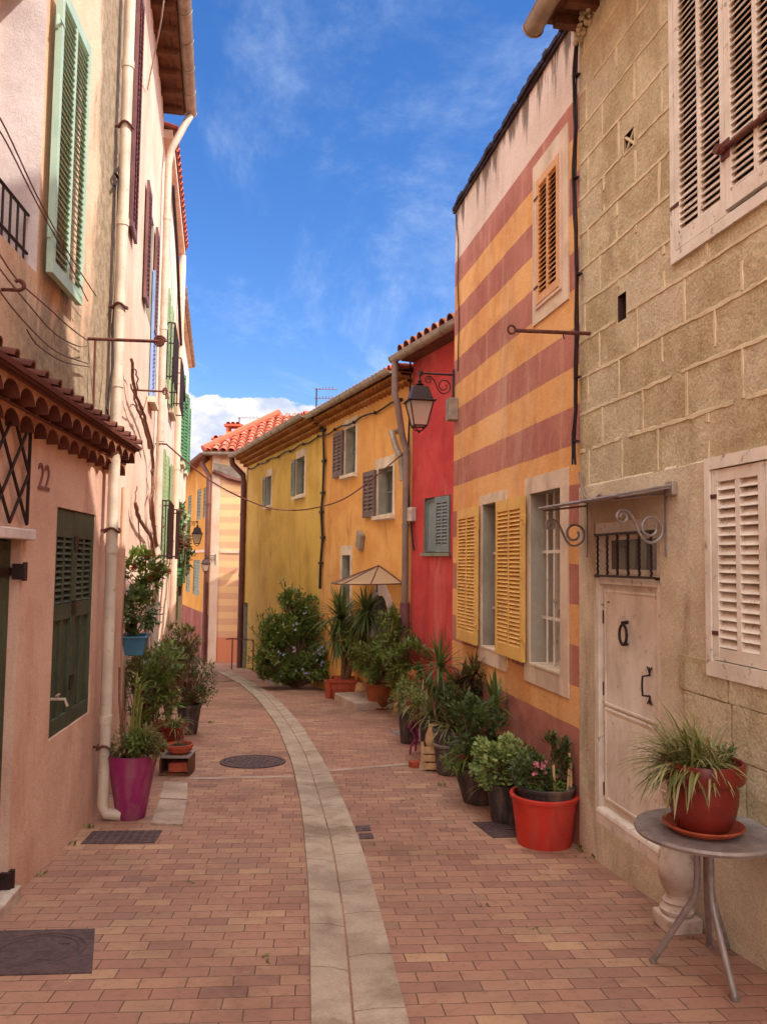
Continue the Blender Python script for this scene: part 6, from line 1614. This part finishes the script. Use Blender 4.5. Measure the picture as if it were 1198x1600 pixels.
# black tall pot with shrub
c = G(290, 1150) + Vector((.0, .16, 0))
r = empty('potted_shrub', c, 'tall black pot with a wiry shrub leaning over the paving', 'potted plant', GL)
pot(r, c, .17, .12, .42, M['black_plastic'], rim=.04, rimr=.012); top = c + Vector((0, 0, .42))
def at2(px, py, y): d = ray(px, py); return EYE + d * (y / d.y)
mb = MB(); cs = []
for (px, py, rx, rz, n) in ((285, 1085, .26, .2, 900), (310, 1060, .22, .26, 700), (295, 1030, .22, .24, 500), (275, 1060, .22, .25, 500), (318, 1085, .16, .16, 250)): cs += bush(mb, at2(px, py, c.y), (rx, .25, rz), n, .055, .024, 22, .3)
for (px, py) in ((335, 1050), (340, 1068), (300, 985), (318, 1002), (330, 1032), (282, 992)):
    q = at2(px, py, c.y); a_ = cs[R.randrange(len(cs))][0]
    for j in range(14): pp_ = a_.lerp(q, j / 13) + rnd() * .02; leaf(mb, pp_, (q - a_) + rnd() * .6, .05, .02)
    cs.append((q, 1))
mb.build('foliage', M['leaf_dark'], r)
mb = MB(); stalks(mb, top, cs, .006, frac=1); mb.build('stem', M['vine'], r)
# tall leafy plants behind
yy = 9.4; c = Vector((at2(225, 1100, yy).x, yy, zg(yy))); 
r = empty('potted_shrub', c, 'tall bushy green plant filling the space between the magenta pot and the wall', 'potted plant', GL)
pot(r, c, .2, .15, .34, M['terracotta_old']); mb = MB(); cs = []
for (px, py, rx, rz, n) in ((235, 1075, .32, .32, 900), (220, 1045, .24, .24, 450), (250, 1050, .22, .26, 450), (238, 1110, .26, .2, 350), (262, 1030, .18, .24, 220), (212, 1020, .14, .2, 140)): cs += bush(mb, at2(px, py, yy), (rx, .25, rz), n, .085, .03, 26, .28, flat=lambda p: (p - L2.a).dot(L2.n) > .03)
mb.build('foliage', M['leaf'], r); mb = MB(); stalks(mb, c + Vector((0, 0, .3)), cs, .009, frac=.6); mb.build('stem', M['vine'], r)
yy = 10.6; c = Vector((at2(262, 1100, yy).x, yy, zg(yy)))
r = empty('potted_shrub', c, 'pale dry leaved shrub between the bushy green plant and the wiry shrub', 'potted plant', GL)
pot(r, c, .2, .15, .32, M['terracotta']); mb = MB(); cs = []
for (px, py, rx, rz, n) in ((270, 1020, .28, .24, 900), (285, 1000, .25, .2, 500), (262, 1045, .25, .25, 600)): cs += bush(mb, at2(px, py, yy), (rx, .25, rz), n, .07, .03, 22, .3)
mb.build('foliage', M['leaf_dry'], r); mb = MB(); stalks(mb, c + Vector((0, 0, .3)), cs, .008, frac=.8); mb.build('stem', M['vine'], r)
# wall planters
W = L2
def wallpot(px, py, label, mat, foli, wid, hgt, n, L, fl=None, rx=.22, rz=.25, dz=.2):
    u, z = W.hit(px, py, .18); P = W.pt(u, .18, z)
    r = empty('wall_planter', P, label, 'planter', 'planters fixed to the peach house wall')
    mb = MB(); mb.grid([[W.pt(u + a_ * sx, .18 + b_ * sy, z + z_) for sx, sy in ((-1, -1), (1, -1), (1, 1), (-1, 1))] for a_, b_, z_ in ((0, 0, -hgt), (wid * .8, .09, -hgt), (wid, .12, -.02), (wid + .02, .14, -.02), (wid + .02, .14, 0), (wid - .02, .1, 0), (wid - .03, .09, -.04), (0, 0, -.04))], closed=True, sm=False); mb.wbox(W, u - .02, u + .02, .0, .08, z - .1, z - .06); mb.build('box', mat, r, bevel=.004)
    mb = MB(); cs = bush(mb, P + Vector((0, 0, dz)), (rx, rx, rz), n, L, L * .5, 20, .3, flat=lambda p: (p - L2.a).dot(L2.n) > .02); mb.build('foliage', foli, r)
    mb = MB(); stalks(mb, P, cs, .005); mb.build('stem', M['vine'], r)
    if fl: mb = MB(); flowers(mb, [R.choice(cs)[0] + rnd() * .05 + W.n * .05 for _ in range(26)], .04); mb.build('blossoms', fl, r)
wallpot(212, 992, 'pale blue plastic trough fixed low on the peach wall', M['blue_plastic'], M['leaf_dark'], .2, .2, 600, .09, rx=.25, rz=.24, dz=.26)
wallpot(219, 922, 'dark planter with red flowers fixed above the blue trough', M['black_plastic'], M['leaf'], .14, .13, 700, .085, M['petal_red'], .25, .26, .2)
mb = MB(); u = W.hit(228, 950)[0]; mb.wbox(W, u - .12, u + .12, .02, .05, -.7, 1.0); tag(mb.build('board', M['grey_metal'], bevel=.004), 'weathered grey board leaning on the peach wall behind the planters', 'board')

# ------------------------------------------------------------------ covers in the paving
def cover(name, label, pts, inner=None, mat=None, dz=.007, cat='manhole cover', ribs=0):
    g = [G(*p) for p in pts]; c = sum(g, Vector()) / 4
    a, b = (g[1] - g[0]) / 2 + (g[2] - g[3]) / 2, (g[3] - g[0]) / 2 + (g[2] - g[1]) / 2; a, b = a / 2, b / 2
    r = empty(name, Vector((c.x, c.y, zg(c.y))), label, cat)
    mb = MB(); rows = []
    q = [c - a - b, c + a - b, c + a + b, c - a + b]; q = [Vector((v.x, v.y, zg(v.y) + dz)) for v in q]; mb.face(q)
    for i in range(4): mb.face([q[i], q[(i + 1) % 4], q[(i + 1) % 4] - Vector((0, 0, .05)), q[i] - Vector((0, 0, .05))])
    if ribs:
        for i in range(ribs):
            for j in range(ribs): 
                p = q[0].lerp(q[1], (i + .5) / ribs).lerp(q[3].lerp(q[2], (i + .5) / ribs), (j + .5) / ribs); s = (q[1] - q[0]).length / ribs * .3; mb.obox(p, a.normalized() * s, b.normalized() * s * .6, (0, 0, .003))
    mb.build('plate', mat or M['manhole'], r)
    if inner:
        mb = MB(); rr2 = inner; k = 40
        for r0 in (rr2, rr2 * .86):
            mb.tube([Vector((c.x + r0 * math.cos(2 * PI * j / k), c.y + r0 * math.sin(2 * PI * j / k), zg(c.y + r0 * math.sin(2 * PI * j / k)) + dz)) for j in range(k + 1)], .006, 5, caps=False)
        for t in (.8, 2.2, 4.0, 5.3): p = Vector((c.x + rr2 * .6 * math.cos(t), c.y + rr2 * .6 * math.sin(t), 0)); p.z = zg(p.y) + dz; mb.obox(p, (.03, 0, 0), (0, .012, 0), (0, 0, .004))
        mb.build('ring', M['manhole'], r)
    return r
cover('manhole_cover', 'big square iron cover with a round lid in the near left paving', [(-30, 1527), (128, 1522), (162, 1453), (-30, 1457)], .24)
cover('manhole_cover', 'narrow rectangular iron cover at the foot of the magenta pot', [(124, 1320), (243, 1318), (252, 1299), (146, 1300)], ribs=9)
cover('drain_grate', 'rectangular iron grate half hidden under the black pot by the red bucket', [(770, 1310), (842, 1308), (806, 1284), (738, 1286)], ribs=8, cat='drain grate')
cover('paving_slab', 'dark smooth slab in the paving near the loose brick', [(640, 1161), (672, 1159), (650, 1142), (606, 1143)], mat=M['grey_metal'], cat='slab')
cover('valve_cover', 'small square iron valve cover beside the stone channel', [(556, 1300), (580, 1299), (577, 1291), (555, 1292)], cat='valve cover')
cover('valve_cover', 'tiny iron valve lid just nearer than the square valve cover', [(562, 1312), (584, 1311), (581, 1303), (560, 1304)], cat='valve cover')
c = G(395, 1191); r = empty('manhole_cover', c, 'round cast iron manhole cover left of the stone channel', 'manhole cover')
mb = MB(); k = 48
def gp(rad, t, dz): p = Vector((c.x + rad * math.cos(t), c.y + rad * math.sin(t), 0)); p.z = zg(p.y) + dz; return p
prof = [(.0, .012), (.33, .012), (.335, .002), (.345, .002), (.35, .014), (.39, .014), (.395, -.02)]
mb.grid([[gp(rad, 2 * PI * j / k, dz) for j in range(k)] for rad, dz in prof], closed=True, sm=False)
for i in range(-5, 6):
    for j in range(-5, 6):
        x, y = i * .055, j * .055
        if x * x + y * y < .09 and (i + j) % 2 == 0: p = Vector((c.x + x, c.y + y, 0)); p.z = zg(p.y) + .014; mb.obox(p, (.02, 0, 0), (0, .02, 0), (0, 0, .004))
mb.build('plate', M['manhole'], r)
# worn pale slab by the stool
mb = MB()
for (pts) in ([(236, 1290), (285, 1292), (292, 1254), (250, 1252)], [(250, 1250), (292, 1252), (293, 1226), (256, 1224)]):
    g = [G(*p) for p in pts]; q = [Vector((v.x, v.y, zg(v.y) + .02)) for v in g]; mb.face(q)
    for i in range(4): mb.face([q[i], q[(i + 1) % 4], q[(i + 1) % 4] - Vector((0, 0, .06)), q[i] - Vector((0, 0, .06))])
tag(mb.build('stone_slab', M['concrete'], bevel=.008), 'worn pale concrete slab in the paving beside the magenta pot', 'slab')
# fallen leaves and weeds
mb = MB()
for (px, py) in ((1042, 1432), (1035, 1424), (1050, 1440), (640, 1250), (420, 1500), (300, 1380), (760, 1420), (900, 1340), (1075, 1470), (1150, 1470), (520, 1060), (700, 1300), (830, 1450)):
    p = G(px, py); 
    for _ in range(4): leaf(mb, p + Vector((R.uniform(-.06, .06), R.uniform(-.06, .06), .006)), Vector((R.uniform(-1, 1), R.uniform(-1, 1), .1)), .035, .02)
tag(mb.build('fallen_leaves', M['leaf_dry']), kind='stuff')
mb = MB()
for (px, py, n) in ((930, 1340, 8), (985, 1372, 6), (142, 1294, 8), (60, 1370, 6), (110, 1322, 5), (690, 1228, 8), (330, 1130, 10), (1040, 1428, 14), (1150, 1475, 22), (1160, 1462, 12), (912, 1330, 10)):
    p = G(px, py)
    for _ in range(n): leaf(mb, p + Vector((R.uniform(-.04, .04), R.uniform(-.04, .04), .0)), Vector((R.uniform(-.6, .6), R.uniform(-.6, .6), .8)), .05, .018)
tag(mb.build('weeds', M['leaf']), kind='stuff')

# ================================================================== LIGHT AND SKY
SUN = Vector((.62, -.30, .71)).normalized()
sd = bpy.data.lights.new('sun', 'SUN'); so = bpy.data.objects.new('sun', sd); COL.objects.link(so)
sd.energy = 2.0; sd.angle = math.radians(.6); sd.color = (1, .93, .83)
so.rotation_euler = SUN.to_track_quat('Z', 'Y').to_euler(); so.location = (20, -20, 30)
w = bpy.data.worlds.new('World'); S.world = w; w.use_nodes = True; t = w.node_tree; L = t.links
bg = t.nodes['Background']; bg.inputs[1].default_value = .15
sky = t.nodes.new('ShaderNodeTexSky'); sky.sky_type = 'NISHITA'; sky.sun_disc = False
sky.sun_elevation = math.asin(SUN.z); sky.sun_rotation = math.atan2(SUN.x, SUN.y); sky.air_density = 1.0; sky.dust_density = .6; sky.ozone_density = 2.0
def N(ty, **kw):
    x = t.nodes.new(ty)
    for k_, v in kw.items(): setattr(x, k_, v)
    return x
def MA(op, a, b=0.0):
    x = N('ShaderNodeMath', operation=op)
    for i, q in enumerate((a, b)):
        if isinstance(q, bpy.types.NodeSocket): L.new(q, x.inputs[i])
        else: x.inputs[i].default_value = q
    return x.outputs[0]
def SS(v, a, b, lo=0.0, hi=1.0):
    x = N('ShaderNodeMapRange', interpolation_type='SMOOTHSTEP'); L.new(v, x.inputs[0])
    for i, q in enumerate((a, b, lo, hi)): x.inputs[i + 1].default_value = q
    return x.outputs[0]
tc_ = N('ShaderNodeTexCoord'); sep = N('ShaderNodeSeparateXYZ'); L.new(tc_.outputs['Generated'], sep.inputs[0])
zc = MA('MAXIMUM', sep.outputs[2], .04); px_ = MA('DIVIDE', sep.outputs[0], zc); py_ = MA('DIVIDE', sep.outputs[1], zc)
cmb = N('ShaderNodeCombineXYZ'); L.new(px_, cmb.inputs[0]); L.new(py_, cmb.inputs[1])
mp = N('ShaderNodeMapping'); L.new(cmb.outputs[0], mp.inputs[0]); mp.inputs['Rotation'].default_value = (0, 0, math.radians(24)); mp.inputs['Scale'].default_value = (1.0, .42, 1); mp.inputs['Location'].default_value = (CLX, CLY, 0)
def NZ(vec, sc, det=8, ro=.6, di=0.0):
    x = N('ShaderNodeTexNoise'); L.new(vec, x.inputs['Vector']); x.inputs['Scale'].default_value = sc; x.inputs['Detail'].default_value = det; x.inputs['Roughness'].default_value = ro; x.inputs['Distortion'].default_value = di; return x.outputs['Fac']
ci = SS(NZ(mp.outputs[0], 1.0, 12, .68, .7), .45, .78, 0, .75)
fine = SS(NZ(mp.outputs[0], 4.5, 10, .7, .5), .35, .7, .45, 1)
ci = MA('MULTIPLY', ci, fine)
# low cumulus
mc = N('ShaderNodeMapping'); L.new(tc_.outputs['Generated'], mc.inputs[0]); mc.inputs['Scale'].default_value = (1, 1, 1.7); mc.inputs['Location'].default_value = (CUX, CUY, .1)
cn_ = NZ(mc.outputs[0], 7.5, 12, .58, .1)
low = SS(sep.outputs[2], .13, .27, .27, .95)
cu_n = N('ShaderNodeMapRange', interpolation_type='SMOOTHSTEP'); L.new(cn_, cu_n.inputs[0]); L.new(low, cu_n.inputs[1]); L.new(MA('ADD', low, .035), cu_n.inputs[2])
cu_m = cu_n.outputs[0]
shade = SS(NZ(mc.outputs[0], 16, 8, .6), .35, .65)
cuc = N('ShaderNodeMix', data_type='RGBA'); L.new(shade, cuc.inputs[0]); cuc.inputs[6].default_value = (1.6, 1.8, 2.3, 1); cuc.inputs[7].default_value = (2.9, 2.75, 2.8, 1)
hs = N('ShaderNodeHueSaturation'); hs.inputs['Saturation'].default_value = 1.32; hs.inputs['Value'].default_value = .52; L.new(sky.outputs[0], hs.inputs['Color'])
m1 = N('ShaderNodeMix', data_type='RGBA'); L.new(ci, m1.inputs[0]); tint = N('ShaderNodeMix', data_type='RGBA', blend_type='MULTIPLY'); tint.inputs[0].default_value = 1; L.new(hs.outputs[0], tint.inputs[6]); tint.inputs[7].default_value = (.92, .86, 1.04, 1); L.new(tint.outputs[2], m1.inputs[6]); m1.inputs[7].default_value = (2.3, 2.7, 3.3, 1)
m2 = N('ShaderNodeMix', data_type='RGBA'); L.new(cu_m, m2.inputs[0]); L.new(m1.outputs[2], m2.inputs[6]); L.new(cuc.outputs[2], m2.inputs[7])
# unseen bright cloud bank, added overhead and behind the camera to fill the shade
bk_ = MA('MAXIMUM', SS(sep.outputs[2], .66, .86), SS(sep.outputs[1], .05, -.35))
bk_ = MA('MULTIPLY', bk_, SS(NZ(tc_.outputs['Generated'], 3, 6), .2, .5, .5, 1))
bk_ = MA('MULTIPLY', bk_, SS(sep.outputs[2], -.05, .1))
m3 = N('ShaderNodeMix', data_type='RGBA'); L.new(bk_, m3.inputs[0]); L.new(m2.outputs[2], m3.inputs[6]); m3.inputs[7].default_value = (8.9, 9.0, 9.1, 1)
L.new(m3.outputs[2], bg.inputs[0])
S.view_settings.view_transform = 'Standard'; S.view_settings.look = 'None'; S.view_settings.exposure = EXPO; S.view_settings.gamma = 1
S.cycles.max_bounces = 8; S.cycles.diffuse_bounces = 5; S.cycles.use_denoising = True
S.cycles.sample_clamp_indirect = 6
